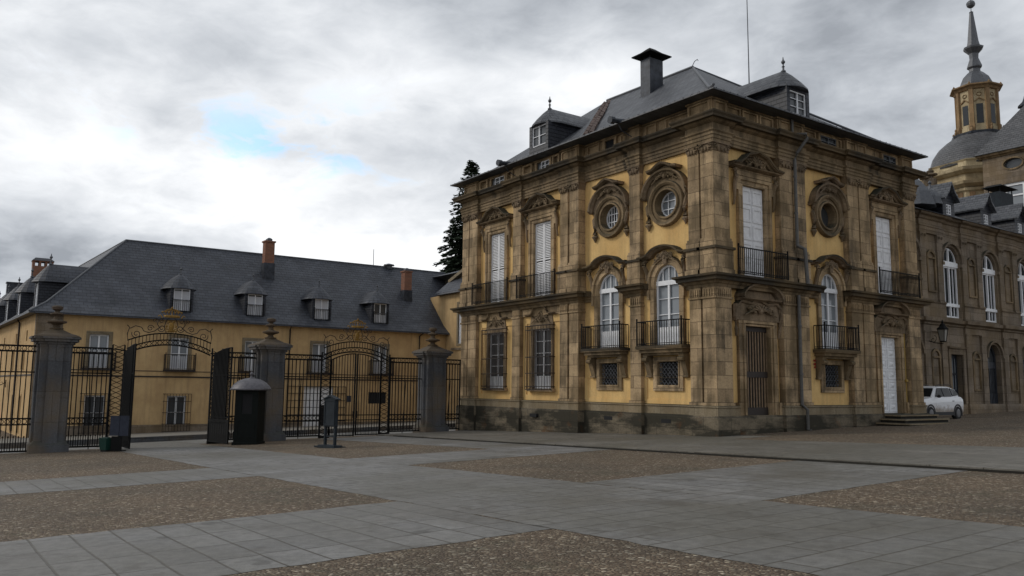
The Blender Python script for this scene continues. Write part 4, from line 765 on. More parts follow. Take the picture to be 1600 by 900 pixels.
# eave: slate lip cleats and gutter spouts
mb = MB(); 
for i in range(45): x = -18.9 + 19.3 * i / 44 + random.uniform(-.1, .1); mb.box(x - .015, x + .015, -.63, -.60, 13.12, 13.15 + random.uniform(0, .02))
for i in range(36): y = -.5 + 15.4 * i / 35 + random.uniform(-.1, .1); mb.box(.60, .63, y - .015, y + .015, 13.12, 13.15 + random.uniform(0, .02))
mb.obj('eave_cleats', 'zinc_dark', roof)
for x in (-13.4, -4.75):
    mb = MB(); mb.tube([(x, .35, 13.3), (x, -.95, 13.16)], .13, 8, .11); mb.tube([(x, -.9, 13.16), (x, -1.12, 13.15)], .17, 8); mb.tube([(x, -.65, 13.1), (x + .1, -.5, 12.75), (x + .3, -.1, 12.5)], .022, 5); mb.obj('rain_spout', 'zinc_dark', roof)
# dormers and chimney
dormer(pav, L, -12.62, -.95, 13.75, .82, 15.45, 16.42, 3.7, (.6, .5, 1.6), 2, .24, True, fs=.72)
dormer(pav, R, 6.75, -.8, 13.3, .82, 15.2, 16.2, 4.2, (.6, .62, 1.7), 3, .32, True, fs=.72)
mb = MB(); cx0, cx1, cy0, cy1 = -9.1, -8.4, 5.0, 5.95
mb.box(cx0, cx1, cy0, cy1, 15.5, 18.75); mb.box(cx0 - .05, cx1 + .05, cy0 - .05, cy1 + .05, 16.6, 16.75); ch = mb.obj('chimney', 'zinc_dark', pav)
mb = MB()
for x in (cx0 + .06, cx1 - .06):
    for y in (cy0 + .06, cy1 - .06): mb.box(x - .03, x + .03, y - .03, y + .03, 18.75, 19.0)
vs = []; q = .33
for k, z in ((q, 18.93), (q, 18.99), (q * .3, 19.1), (-.28, 19.42)): vs += [(cx0 - k, cy0 - k, z), (cx1 + k, cy0 - k, z), (cx1 + k, cy1 + k, z), (cx0 - k, cy1 + k, z)]
mb.add(vs, [(0, 1, 2, 3), (12, 13, 14, 15)] + [(k * 4 + i, k * 4 + (i + 1) % 4, k * 4 + 4 + (i + 1) % 4, k * 4 + 4 + i) for k in range(3) for i in range(4)]); mb.obj('chimney_cap', 'iron', ch)
# downpipe on the right face
mb = MB(); pts = [R.p(4.95, 13.1, .12), R.p(4.95, 12.45, .12), R.p(5.25, 12.38, .6), R.p(5.3, 12.2, .62), R.p(5.05, 11.6, .25), R.p(5.03, 11.3, .14), R.p(5.03, 7.6, .14)]; mb.tube(pts, .07, 8)
mb.tube([R.p(5.03, 7.6, .14), R.p(5.15, 7.42, .42), R.p(5.15, 5.95, .5)], .085, 8)
mb.tube([R.p(5.04, 5.5, .12), R.p(5.04, .95, .12), R.p(5.2, .75, .26), R.p(5.2, gz(0, 5.2) + .12, .26), R.p(5.2, gz(0, 5.2) + .08, .4)], .07, 8)
for z in (10.6, 9.0, 4.2, 2.2): mb.lathe(R.p(5.03, z, .13), [(.09, -.04), (.09, .04)], 8)
mb.obj('downpipe', 'pipe_lead', pav)
mb = MB(); mb.tube([R.p(13.55, 4.3, -.18), R.p(13.55, .9, -.18)], .045, 6); mb.fb(R, 13.45, 13.62, 2.0, 2.12, -.2, -.08); mb.obj('gas_pipe', 'yellow_pipe', pav)
mb = MB(); mb.fb(R, 6.5, 6.78, 2.62, 2.72, -.28, -.268); mb.fb(R, 6.5, 6.78, 2.78, 2.86, -.28, -.268); mb.fb(R, 6.52, 6.76, 2.5, 2.57, -.28, -.268); mb.obj('wall_mark', 'red_paint', pav)

# steps in front of the white door
st = thing('stone_steps', 'worn stone steps, three high, leading up to the white palace door', 'steps')
for k, (ex, z) in enumerate(((1.75, .10), (1.35, .27), (.95, .44))):
    mb = MB(); mb.box(.17, ex - .05, 10.35 + .36 * k, 14.6 - .2 * k, -.6 if k == 0 else (.10, .27)[k - 1] - .03, z); mb.obj('riser', 'dark_riser', st)  # risers coloured near black, treads pale
    mb = MB(); mb.box(.17, ex, 10.3 + .36 * k, 14.65 - .2 * k, z, z + .06); mb.obj('tread', 'stone_pale', st)
mb = MB(); mb.tube([(-4.0, 7.4, 15.5), (-4.0, 7.4, 18.0), (-4.02, 7.4, 24.5)], .035, 6, .015); mb.lathe((-4, 7.4, 15.3), [(.1, 0), (.1, .4), (.05, .6)], 8)
tag(mb.obj('roof_antenna', 'lead'), 'tall thin antenna mast rising behind the slate dormer above the palace roof', 'antenna')

# ------------------------------------------------------------------ the long palace wing to the right
wing = thing('palace_wing', 'long brown stone palace wing with tall arched white windows, behind the white car', 'palace', (-4, 0, 0))
WF = Fr((0, 0, 0), (0, 1, 0), (1, 0, 0)); bays = [21.45, 26.3, 31.15, 36.0, 40.85, 45.7]
holes = []
for i, y in enumerate(bays):
    holes.append(archpoly(y, 2.0, 6.05, 9.44, 1.0, 14))
    holes.append(rect(y - .73, y + .73, .3, 3.82) if i == 1 else archpoly(y, 1.75, .3, 3.75, .86, 14))
mb = MB(); mb.plate(WF, rect(14.9, 48.5, -.5, 12.0), holes, -.7, -.1); mb.box(-9.5, -.8, 14.9, 48.5, -2, 12.1); mb.obj('wall', 'stone_wing', wing)
wp = [(-.2, 14.9), (-.2, 48.5)]
wpl = [(0, 14.9)]
for y in bays: wpl += [(0, y + 1.1) if False else (0, y - 1.12), (-.14, y - 1.12), (-.14, y + 1.12), (0, y + 1.12)]
wpl += [(0, 48.5)]
mb = MB(); mb.sweep(wpl, [(-.5, 10.95), (.05, 10.95), (.07, 11.12), (.1, 11.12), (.1, 11.3), (.14, 11.34), (.14, 11.38), (.03, 11.38), (.03, 11.75), (.12, 11.8), (.2, 11.92), (.4, 11.98), (.48, 12.12), (-.5, 12.15)]); mb.obj('entablature', 'stone_wing', wing)
mb = MB(); mb.sweep(wpl, [(-.5, 5.1), (.03, 5.1), (.03, 5.45), (.12, 5.5), (.14, 5.6), (.36, 5.68), (.4, 5.88), (-.5, 5.93)]); mb.sweep(wpl, [(-.5, -1), (.12, -1), (.12, .7), (.08, .85), (-.5, .87)]) ; mb.obj('cornice', 'stone_wing', wing)
piers = [23.87, 28.72, 33.57, 38.42, 43.27, 18.9]
for pc in piers:
    mb = MB()
    for s_ in (-1, 1):
        a0 = pc + s_ * .96 - .3; mb.fb(WF, a0, a0 + .6, .85, 4.7, -.3, .02); mb.fb(WF, a0, a0 + .6, 6.95, 10.6, -.3, .02); mb.fb(WF, a0 - .05, a0 + .65, 6.8, 6.95, -.3, .08); mb.taper(WF, a0, a0 + .6, 10.6, 10.95, -.3, .03, .05); mb.taper(WF, a0, a0 + .6, 4.7, 5.1, -.3, .03, .05)
        mb.tube(spiral(WF, a0 + .12, 10.8, .02, .1, 0, 1.1, .1, 1, 8), .03, 4); mb.tube(spiral(WF, a0 + .48, 10.8, .02, .1, 0, 1.1, .1, -1, 8), .03, 4)
    mb.fb(WF, pc - 1.3, pc + 1.3, 5.93, 6.8, -.3, .06); mb.mould(WF, [(pc - 1.3, 6.78), (pc + 1.3, 6.78)], [(0, -.1), (0, .1), (.06, .14), (.06, -.1)])
    pr_ = mb.obj('pilaster_pair', 'stone_wing', wing)
    for z0, zs in ((7.55, 9.5), (1.75, 3.6)):
        mb = MB(); o_ = archpoly(pc, 1.02, z0 - .1, zs, .5, 10); h_ = archpoly(pc, .74, z0, zs, .36, 10); mb.plate(WF, o_, [h_], -.1, .0); mb.plate(WF, h_, [], -.22, -.12)
        mb.fb(WF, pc - .45, pc + .45, zs - .05, zs + .04, -.1, .03); mb.obj('niche', 'stone_moulding', wing)
for i, y in enumerate(bays):
    mb = MB(); mb.mould(WF, [(y + 1.14, 9.3)] + arc(y, 9.44, 1.14, 1.14, 0, 180, 16) + [(y - 1.14, 9.3)], [(0, -.1), (0, .05), (-.14, .08), (-.15, -.1)]); mb.fb(WF, y - 1.28, y - 1.0, 9.22, 9.4, -.1, .06); mb.fb(WF, y + 1.0, y + 1.28, 9.22, 9.4, -.1, .06)
    sur = mb.obj('window_surround', 'stone_wing', wing)
    mb = MB(); cg = -.35; w = .98
    mb.plate(WF, archpoly(y, 2 * w, 6.05, 9.3, 1.08, 16), [archpoly(y, 2 * w - .28, 9.55, 9.56, .75, 14), rect(y - w + .12, y + w - .12, 6.95, 9.12), rect(y - w + .12, y + w - .12, 6.17, 6.72)], cg, cg + .08)
    mb.fb(WF, y - .055, y + .055, 6.15, 10.35, cg + .01, cg + .12)
    for s_ in (-.5, .5): mb.fb(WF, y + s_ - .022, y + s_ + .022, 6.15, 9.15, cg + .01, cg + .07)
    mb.fb(WF, y - w - .02, y + w + .02, 9.2, 9.5, cg + .01, cg + .16); mb.fb(WF, y - w - .02, y + w + .02, 6.74, 6.92, cg + .01, cg + .16)
    mb.obj('window_frame', 'white_paint', sur); pane(WF, sur, y - w, y + w, 6.05, 9.3, cg - .02, 'glass', 1.08)
    mb = MB()
    if i == 1:
        mb.plate(WF, rect(y - 1.0, y + 1.0, .87, 4.15), [rect(y - .73, y + .73, .871, 3.82)], -.14, .0); mb.mould(WF, [(y - 1.1, 4.2), (y - .5, 4.16), (y + .5, 4.16), (y + 1.1, 4.2)], [(0, -.1), (0, .12), (.1, .16), (.1, -.1)])
    else: mb.mould(WF, arc(y, 3.75, .98, .98, 0, 180, 16), [(0, -.1), (0, .04), (-.12, .06), (-.12, -.1)])
    ds = mb.obj('door_surround', 'stone_wing', wing); mb = MB()
    if i == 1:
        for k in range(2):
            a0 = y - .73 + .73 * k; mb.plate(WF, rect(a0 + .01, a0 + .72, .35, 3.8), [rect(a0 + .1, a0 + .35, 2.7, 3.6), rect(a0 + .4, a0 + .64, 2.7, 3.6), rect(a0 + .1, a0 + .35, 1.7, 2.6), rect(a0 + .4, a0 + .64, 1.7, 2.6)], -.5, -.42)
        mb.obj('door_leaf', 'zinc_dark', ds); pane(WF, ds, y - .73, y + .73, .3, 3.82, -.48, 'glass_pale')
    else:
        mb.plate(WF, archpoly(y, 1.75, .35, 3.75, .86, 14), [rect(y - .75, y - .05, 1.5, 3.1), rect(y + .05, y + .75, 1.5, 3.1), archpoly(y, 1.4, 3.5, 3.75, .68, 12)], -.5, -.42)
        for k in range(8): uu = y - .7 + .2 * k; mb.fb(WF, uu - .02, uu + .02, .5, 3.1, -.42, -.39)
        mb.obj('door_leaf', 'zinc_dark', ds); pane(WF, ds, y - .87, y + .87, .3, 3.75, -.5, 'glass_dim', .86)
mb = MB(); mb.add([(.55, 14.9, 12.1), (.55, 48.6, 12.1), (-.1, 48.6, 12.35), (-.1, 14.9, 12.35), (-5.2, 48.6, 14.9), (-5.2, 14.9, 14.9), (-10.4, 48.6, 12.2), (-10.4, 14.9, 12.2)], [(0, 1, 2, 3), (3, 2, 4, 5), (5, 4, 6, 7), (0, 3, 5, 7), (1, 2, 4, 6), (0, 1, 6, 7)]); mb.obj('roof', 'slate_roof', wing)
for y in (27.7, 32.6, 37.5, 42.4):   # gabled dormers over the wing
    mb = MB(); c0 = -.75; hw = .72; z0, z1, zt = 12.2, 13.85, 14.75
    mb.plate(WF, [(y - hw, z0), (y + hw, z0), (y + hw, z1), (y, zt - .12), (y - hw, z1)], [rect(y - .3, y + .3, 12.75, 13.4)], c0 - .12, c0); mb.fb(WF, y - hw, y - hw + .1, z0, z1, c0 - 3.6, c0 - .121); mb.fb(WF, y + hw - .1, y + hw, z0, z1, c0 - 3.6, c0 - .121)
    d = mb.obj('dormer', 'slate_cheek', wing); mb = MB()
    pr = [(y - hw - .28, z1 - .16), (y - hw * .5, z1 + .42), (y, zt + .1), (y + hw * .5, z1 + .42), (y + hw + .28, z1 - .16)]
    mb.plate(WF, pr + [(y + hw + .2, z1 - .26), (y + hw * .45, z1 + .32), (y, zt - .02), (y - hw * .45, z1 + .32), (y - hw - .2, z1 - .26)], [], c0 - 3.8, c0 + .3); mb.obj('dormer_roof', 'slate_roof', d)
    sash(WF, d, y - .3, y + .3, 12.75, 13.4, c0 - .04, 3, t=.05); pane(WF, d, y - .3, y + .3, 12.75, 13.4, c0 - .08, 'glass_dim')
mb = MB(); mb.box(-3.4, -2.5, 38.9, 40.9, 13.5, 16.3); c_ = mb.obj('chimney', 'board_grey', wing); mb = MB(); mb.hexa([(-3.7, 38.6, 16.65), (-2.2, 38.6, 16.65), (-2.2, 41.2, 16.65), (-3.7, 41.2, 16.65), (-3.4, 39.0, 16.85), (-2.5, 39, 16.85), (-2.5, 40.8, 16.85), (-3.4, 40.8, 16.85)])
for x in (-3.35, -2.55):
    for y in (38.95, 40.85): mb.box(x - .03, x + .03, y - .03, y + .03, 16.3, 16.66)
mb.obj('chimney_cap', 'iron', c_)
mb = MB(); mb.lathe((-1.3, 26.6, 13.3), [(.7, 0), (.62, .5), (.35, .9), (.1, 1.1), (.06, 1.35), (.12, 1.45), (.02, 1.6)], 10); mb.lathe((-1.6, 25.2, 13.0), [(1.3, 0), (1.0, .9), (.5, 1.6), (.2, 1.9), (.12, 2.2), (.02, 2.4)], 8); mb.obj('turret_cap', 'lead', wing)

# lanterns
def lantern(name, label, base, arm, s_=1.0):
    """base = attachment point on wall, arm = vector to lantern centre"""
    th = thing(name, label, 'street lamp', base); a = Vector(arm); mb = MB()
    mb.tube([(0, 0, 0), a * .5 + Vector((0, 0, -.25 * s_)), a + Vector((0, 0, -.42 * s_)), a + Vector((0, 0, -.3 * s_))], .022 * s_, 6); mb.tube(spiral(Fr((0, 0, 0), a, (0, 0, 1)), a.length * .4, -.1, .03, .18 * s_, 0, 1.2, 0), .015, 5); mb.tube([(0, 0, -.35 * s_), (0, 0, .15 * s_)], .03, 6); mb.obj('bracket', 'iron', th)
    mb = MB(); c = a
    for i in range(4):
        t0 = pi / 4 + i * pi / 2; mb.tube([(c.x + .13 * s_ * cos(t0), c.y + .13 * s_ * sin(t0), c.z - .3 * s_), (c.x + .22 * s_ * cos(t0), c.y + .22 * s_ * sin(t0), c.z + .22 * s_)], .014 * s_, 4)
    mb.lathe((c.x, c.y, c.z), [(.26 * s_, .22 * s_), (.26 * s_, .25 * s_), (.14 * s_, .36 * s_), (.1 * s_, .46 * s_), (.04 * s_, .5 * s_), (.05 * s_, .56 * s_), (.01, .66 * s_)], 8); mb.lathe((c.x, c.y, c.z), [(.14 * s_, -.34 * s_), (.15 * s_, -.3 * s_)], 8); mb.obj('lantern_head', 'iron', th)
    mb = MB(); mb.lathe((c.x, c.y, c.z), [(.12 * s_, -.29 * s_), (.2 * s_, .21 * s_)], 4, pi / 4); mb.obj('lamp_glass', 'lamp_glass', th)
lantern('wall_lantern', 'black iron lantern on a bracket on the brown palace wing wall, above the white car', (-4.1, 23.05, 4.55), (.95, 0, .3), 1.28)

# ------------------------------------------------------------------ church
ch = thing('church', 'collegiate church beyond the wing, grey dome with ochre lantern tower and needle spire', 'church', (-25.4, 77.5, 0))
o8 = radians(22.5 - 12)
mb = MB(); mb.lathe((0, 0, 0), [(6.5, -2), (6.5, 24.4), (6.75, 24.6), (6.75, 24.9)], 8, o8); mb.obj('drum', 'church_yellow', ch)
mb = MB(); mb.lathe((0, 0, 0), [(6.3, 24.9), (6.6, 24.95), (7.3, 25.3), (7.4, 25.6), (6.7, 25.75), (6.4, 25.8), (6.4, 26.6), (6.7, 26.65), (7.2, 26.95), (7.3, 27.3), (6.5, 27.5)], 8, o8)
mb.lathe((0, 0, 0), [(5.9, 27.4), (5.9, 28.2), (6.1, 28.4), (5.6, 28.6)], 8, o8); mb.obj('drum_cornice', 'church_yellow', ch)
mb = MB()
for k in range(8):
    th = o8 + pi / 8 + k * pi / 4; n_ = Vector((cos(th), sin(th), 0)); fr = Fr((0, 0, 0), (-sin(th), cos(th), 0), n_); ap = 6.5 * cos(pi / 8)
    for a in (-2.15, 1.55): mb.fb(fr, a, a + .6, 12, 24.4, ap, ap + .14)
    mb.plate(fr, rect(-1.2, 1.2, 20.4, 24.0), [rect(-.8, .8, 20.8, 23.2)], ap, ap + .1)
mb.obj('drum_pilasters', 'church_ochre', ch)
mb = MB(); mb.lathe((0, 0, 0), [(5.6, 28.0), (5.55, 28.6), (5.15, 29.9), (4.5, 30.9), (3.6, 31.7), (2.75, 32.3)], 32); mb.obj('dome', 'slate_dome', ch, True)
mb = MB(); mb.lathe((0, 0, 0), [(2.6, 32.1), (3.05, 32.2), (3.1, 32.45), (2.75, 32.6), (2.4, 32.65)], 8, o8); mb.obj('lantern_base', 'zinc_dark', ch)
mb = MB(); mb.lathe((0, 0, 0), [(2.3, 32.55), (2.3, 33.25), (2.2, 33.3), (2.2, 37.85)], 8, o8); lan = mb.obj('lantern_tower', 'church_yellow', ch)
for k in range(8):
    th = o8 + pi / 8 + k * pi / 4; fr = Fr((0, 0, 0), (-sin(th), cos(th), 0), (cos(th), sin(th), 0)); ap = 2.2 * cos(pi / 8)
    mb = MB(); mb.plate(fr, rect(-.36, .36, 33.55, 35.95), [], ap - .05, ap + .03); mb.obj('lantern_window', 'glass', lan)
mb = MB()
for k in range(8):
    th = o8 + k * pi / 4; fr = Fr((0, 0, 0), (-sin(th), cos(th), 0), (cos(th), sin(th), 0)); mb.fb(fr, -.24, .24, 32.65, 37.85, 1.95, 2.38); mb.fb(fr, -.3, .3, 32.65, 33.45, 1.95, 2.5)
    th += pi / 8; fr = Fr((0, 0, 0), (-sin(th), cos(th), 0), (cos(th), sin(th), 0)); ap = 2.2 * cos(pi / 8)
    mb.tube([fr.p(.25 * cos(2 * pi * i / 10), 37.15 + .22 * sin(2 * pi * i / 10), ap + .04) for i in range(11)], .05, 4); mb.mould(fr, [(-.5, 36.25), (0, 36.6), (.5, 36.25)], [(0, ap - .02), (0, ap + .14), (.1, ap + .16), (.1, ap - .02)])
mb.obj('lantern_pilasters', 'church_ochre', lan)
mb = MB(); mb.lathe((0, 0, 0), [(2.2, 37.8), (2.45, 37.85), (2.6, 38.05), (2.95, 38.2), (2.95, 38.35), (2.1, 38.55)], 8, o8)
mb.obj('lantern_cornice', 'church_ochre', lan)
for k in range(8):
    th = o8 + k * pi / 4; mb = MB(); mb.lathe((2.7 * cos(th), 2.7 * sin(th), 38.3), [(.1, 0), (.16, .15), (.04, .35)], 6); mb.obj('finial', 'church_ochre', lan)
    mb = MB(); mb.lathe((2.75 * cos(th), 2.75 * sin(th), 32.5), [(.12, 0), (.2, .25), (.1, .5), (.16, .62), (.02, .8)], 6); mb.obj('urn', 'church_ochre', lan)

mb = MB(); mb.lathe((0, 0, 0), [(1.95, 38.45), (1.85, 38.95), (1.5, 39.75), (.95, 40.35), (.65, 40.6), (.62, 40.95), (.85, 41.15), (.85, 41.3), (.5, 42.3), (.55, 42.9), (1.1, 43.5), (1.15, 43.7), (.75, 43.9), (.62, 44.5), (.22, 48.2), (.25, 48.3), (.05, 48.45), (.04, 48.9)], 8, o8); mb.ell((0, 0, 49.35), .52, .52, .5, 10, 6); mb.tube([(0, 0, 49.7), (0, 0, 52.5)], .05, 5); mb.tube([(-.5, .3, 51.5), (.5, -.3, 51.5)], .05, 5); mb.obj('spire', 'lead', ch)
# crossing block in front of the dome on the right
CB = Vector((25.4, -77.5, 0)); mb = MB(); CF = Fr((4.3, -8.9, 0), (1, 0, 0), (0, -1, 0))
mb.plate(CF, rect(0, 16, -2, 27.0), [rect(2.0, 6.0, 18.5, 23.9), [(3.1 + .95 * cos(2 * pi * i / 20), 26.0 + .55 * sin(2 * pi * i / 20)) for i in range(20)]], -.6, 0) ; mb.box(4.3, 20.3, -8.2, 6, -2, 27.4)
mb.obj('transept', 'stone_wing', ch)
mb = MB(); mb.mould(CF, [(-.3, 27.0), (16.3, 27.0)], [(0, -.5), (0, .1), (.15, .2), (.2, .45), (.4, .55), (.45, -.5)]); mb.sweep([(4.3, 6), (4.3, -8.9), (4.35, -8.9)], [(-.3, 27.0), (.1, 27.0), (.45, 27.25), (.55, 27.45), (-.3, 27.5)]); mb.obj('transept_cornice', 'stone_moulding', ch)
mb = MB(); ell_ = [(3.1 + .95 * cos(2 * pi * i / 20), 26.0 + .55 * sin(2 * pi * i / 20)) for i in range(20)]; mb.mould(CF, ell_, [(0, -.05), (0, .12), (-.16, .12), (-.18, -.05)], True); ow = mb.obj('oval_window', 'stone_moulding', ch); pane(CF, ow, 2.1, 4.1, 25.4, 26.6, -.3, 'glass_dim')
sash(CF, ch, 2.0, 6.0, 18.5, 23.9, -.2, 4, t=.28, name='transept_window', bar=.16); pane(CF, ch, 2.0, 6.0, 18.5, 23.9, -.3, 'glass_pale')
mb = MB(); e0 = [(3.7, -9.6), (21, -9.6), (21, 6.5), (3.7, 6.5)]; vs = [(x, y, 27.42) for x, y in e0] + [(12.2, -1.5, 39.5)]; mb.add(vs, [(0, 1, 2, 3), (0, 1, 4), (1, 2, 4), (2, 3, 4), (3, 0, 4)]); mb.obj('transept_roof', 'slate_dome', ch)
mb = MB(); mb.lathe((5.8, -1.2, 0), [(.5, 32.3), (.42, 34.2), (.75, 34.3), (.7, 34.45), (.25, 34.9), (.08, 35.3), (.02, 35.6)], 8); mb.obj('ridge_turret', 'zinc_dark', ch)
for (x, y, z, s_) in ((-1.8, -8.3, 26.2, 1.5), (-2.2, -8.9, 25.8, 1.2)):
    mb = MB(); mb.lathe((x, y, z), [(.45 * s_, -1.5), (.45 * s_, 0), (.2 * s_, .1), (.2 * s_, .3), (.5 * s_, .45), (.5 * s_, .6), (.2 * s_, .75), (.3 * s_, .95), (.12 * s_, 1.1), (.12 * s_, 1.3)], 10); mb.obj('urn', 'stone_wing', ch)

# ------------------------------------------------------------------ service building on the left
sb = thing('service_building', 'long two storey mustard building with steep slate roof and dormers behind the iron fence', 'building', (-42, -18.75, 0))
S = Fr((0, 0, 0), (0, 1, 0), (1, 0, 0)); ROT = radians(2.2); SL = Fr((0, 0, 0), (-cos(ROT), -sin(ROT), 0), (sin(ROT), -cos(ROT), 0)); SLEN = 75
uw = [3.85, 9.2, 14.55, 19.95, 25.35]; lw = [3.85, 9.2]
holes = [rect(u - .66, u + .66, 2.6, 4.95) for u in uw] + [rect(u - .7, u + .7, -1.72, .72) for u in lw] + [rect(18.75, 21.25, -1.95, 1.45)] + [rect(24.35, 26.0, .1, 1.05)]
mb = MB(); mb.plate(S, rect(0.01, 31.7, -3, 6.45), holes, -.5, 0)
hl = [rect(4.6, 6.0, 2.45, 3.85), rect(10.1, 11.6, 2.4, 3.85)] + [rect(a, a + .7, 4.45, 5.2) for a in (3.9, 9.4, 16.8)] + [rect(4.6, 5.6, -2, .6), rect(8.4, 9.4, -2.2, .6)]
mb.plate(SL, rect(0.01, SLEN, -5, 6.45), hl, -.5, 0); mb.obj('wall', 'tan_stucco', sb)
mb = MB(); mb.box(-11.5, -.6, .8, 31.5, -3, 6.4); q = [SL.p(.6, -5, -.6), SL.p(SLEN, -5, -.6), SL.p(SLEN, -5, -11.5), SL.p(.6, -5, -11.5), SL.p(.6, 6.4, -.6), SL.p(SLEN, 6.4, -.6), SL.p(SLEN, 6.4, -11.5), SL.p(.6, 6.4, -11.5)]; mb.hexa(q); mb.obj('inner_core', 'dark_inside', sb)
mb = MB(); mb.fb(S, .012, 1.55, -3, 6.2, -.3, .045); mb.fb(SL, .012, .45, -3, 6.2, -.3, .045); mb.obj('corner_quoin', 'stone_wing', sb)
mb = MB(); mb.fb(S, 1.56, 31.7, 2.0, 2.1, -.1, .05); mb.fb(S, 1.56, 31.7, 2.42, 2.47, -.1, .03); mb.fb(SL, .46, SLEN, 2.0, 2.1, -.1, .05); mb.obj('string_course', 'dark_wood', sb)
mb = MB(); mb.fb(S, 1.56, 18.7, -3, -1.35, -.1, .05); mb.fb(S, 21.3, 31.7, -3, -1.35, -.1, .05); mb.obj('plinth', 'stone_wing', sb)
def sb_window(fr, u, w, z0, z1, stone=True, rail=None, grille=False, dark=False, curt=.42):
    mb = MB(); wd = .22 if stone else .1; mb.plate(fr, rect(u - w - wd, u + w + wd, z0 - .02, z1 + wd), [rect(u - w, u + w, z0, z1)], -.1, .04); so_ = mb.obj('window_surround', 'stone_pale' if stone else 'tan_stucco', sb)
    pane(fr, so_, u - w, u + w, z0, z1, -.26, 'glass_pale' if (stone and curt) else 'glass_dim'); 
    if not dark: sash(fr, so_, u - w, u + w, z0, z1, -.2, 2, t=.1, bar=.04)
    if curt and not dark: mb = MB(); mb.fb(fr, u - w + .08, u + w - .08, z0 + .05, z0 + (z1 - z0) * curt, -.245, -.235); mb.obj('curtain', 'curtain', so_)
    if rail: mb = MB(); mb.fb(fr, u - w - .45, u + w + .45, z0 - .18, z0 - .04, 0, .5); mb.obj('balcony_slab', 'rusty_iron', so_); railing(fr, so_, u - w - .42, u + w + .42, z0 - .05, z0 + 1.05, .48, .02, 'rusty_iron', .14)
    if grille:
        mb = MB(); g0, g1 = u - w - .28, u + w + .28
        for i in range(10): uu = g0 + (g1 - g0) * i / 9; mb.fb(fr, uu - .012, uu + .012, z0 - .15, z1 + .15, .27, .295)
        for zz_ in (z0 - .13, z0 + .4, z0 + 1.2, z0 + 2.0, z1 + .13):
            mb.fb(fr, g0, g1, zz_ - .018, zz_ + .018, .265, .30)
            for uu in (g0, g1): mb.fb(fr, uu - .014, uu + .014, zz_ - .015, zz_ + .015, 0, .27)
        mb.obj('grille', 'rusty_iron', so_)
for i, u in enumerate(uw): sb_window(S, u, .62, 2.6, 4.9, True, rail=True)
for u in lw: sb_window(S, u, .66, -1.7, .7, False, grille=True, curt=0.0)
mb = MB(); mb.fb(S, 18.75, 21.25, -1.95, 1.45, -.3, -.2)
for q in range(6): mb.fb(S, 18.8 + q * .4, 18.82 + q * .4, -1.9, 1.4, -.2, -.18)
gd = mb.obj('garage_door', 'white_paint', sb); mb = MB(); mb.fb(S, 20.3, 21.25, -1.95, .0, -.19, -.15); mb.obj('wicket', 'dark_inside', gd)
mb = MB(); mb.fb(S, 24.35, 26.0, .1, 1.05, -.3, -.1); mb.obj('vent_panel', 'dark_inside', sb)
mb = MB(); mb.fb(S, 22.45, 22.8, .25, .75, .0, .03); mb.obj('wall_plaque', 'notice_blue', sb)
mb = MB()   # bracketed iron screen round the garage door
for k in range(6): mb.fb(S, 17.4, 22.3, 1.45 - k * .55, 1.49 - k * .55, .06, .09)
for u in (17.4, 18.4, 21.6, 22.3): mb.fb(S, u - .015, u + .015, -1.6, 1.49, .03, .06)
mb.obj('iron_screen', 'rusty_iron', sb)
for u0, u1, z0, z1 in ((4.6, 6.0, 2.45, 3.85), (10.1, 11.6, 2.4, 3.85)): sb_window(SL, (u0 + u1) / 2, .66, z0, z1, False, rail=False, dark=False, curt=.3)
for a in (3.9, 9.4, 16.8): pane(SL, sb, a, a + .7, 4.45, 5.2, -.2, 'dark_reveal', name='loft_opening')
for a in (4.6, 8.4): sb_window(SL, a + .5, .5, -2, .6, False, dark=True)
mb = MB(); mb.tube([SL.p(7.6, 6.3, .35), SL.p(7.6, 5.9, .12), SL.p(7.6, -2, .12)], .07, 6); mb.obj('downpipe', 'rusty_iron', sb)
mb = MB(); mb.tube([S.p(17.4, 6.3, .4), S.p(17.4, 5.9, .1), S.p(17.4, -1.5, .1)], .06, 6); mb.tube([S.p(29.4, 6.3, .4), S.p(29.0, 5.9, .1), S.p(29.0, -1.5, .1)], .06, 6); mb.obj('downpipe', 'rusty_iron', sb)
# roof
mb = MB(); ev = .55
def sroof(fr, off_ridge, zr): pass
rp = Vector((-6, 6.15, 12.65)); zr = 12.65; e_corner = Vector((ev + .05, -ev, 6.25))
front_end = Vector((ev, 32.0, 6.25)); ridge_end = Vector((-6, 35.0, 12.65))
dL = Vector((-cos(ROT), -sin(ROT), 0)); nL = Vector((sin(ROT), -cos(ROT), 0)); far_e = Vector((0, 0, 6.25)) + dL * SLEN + nL * ev; far_r = rp + dL * (SLEN - 6)
k1 = .9  # kick
def kick(a, b_, f=.16, dz=-.28): m_ = a + (b_ - a) * f; m_.z += dz; return m_
cK = kick(e_corner, rp); fK = kick(front_end, Vector((-6, 32.0, 12.65))); lK = kick(far_e, far_r)
fb_ = Vector((-12.5, 32.0, 6.3)); bc = Vector((-12.5, 12.5, 6.3)); lb = far_r - nL * 6.5; lb.z = 6.3
rf = Vector((-6, 35, 12.65)); fKr = kick(front_end, rf)
vs = [e_corner, front_end, fK, cK, rp, rf, far_e, lK, far_r, bc, Vector((-12.5, 35, 6.3)), lb, e_corner + Vector((0, 0, -.12)), front_end + Vector((0, 0, -.12)), far_e + Vector((0, 0, -.12)), Vector((-.5, .5, 6.2)), Vector((-.5, 32, 6.2)), dL * SLEN - nL * .5 + Vector((0, 0, 6.2))]
mb.add(vs, [(0, 1, 2, 3), (3, 2, 5, 4), (6, 0, 3, 7), (7, 3, 4, 8), (4, 5, 10, 9), (8, 4, 9, 11), (12, 13, 1, 0), (14, 12, 0, 6), (12, 13, 16, 15), (14, 12, 15, 17)])
sroof_o = mb.obj('roof', 'slate_steep', sb)
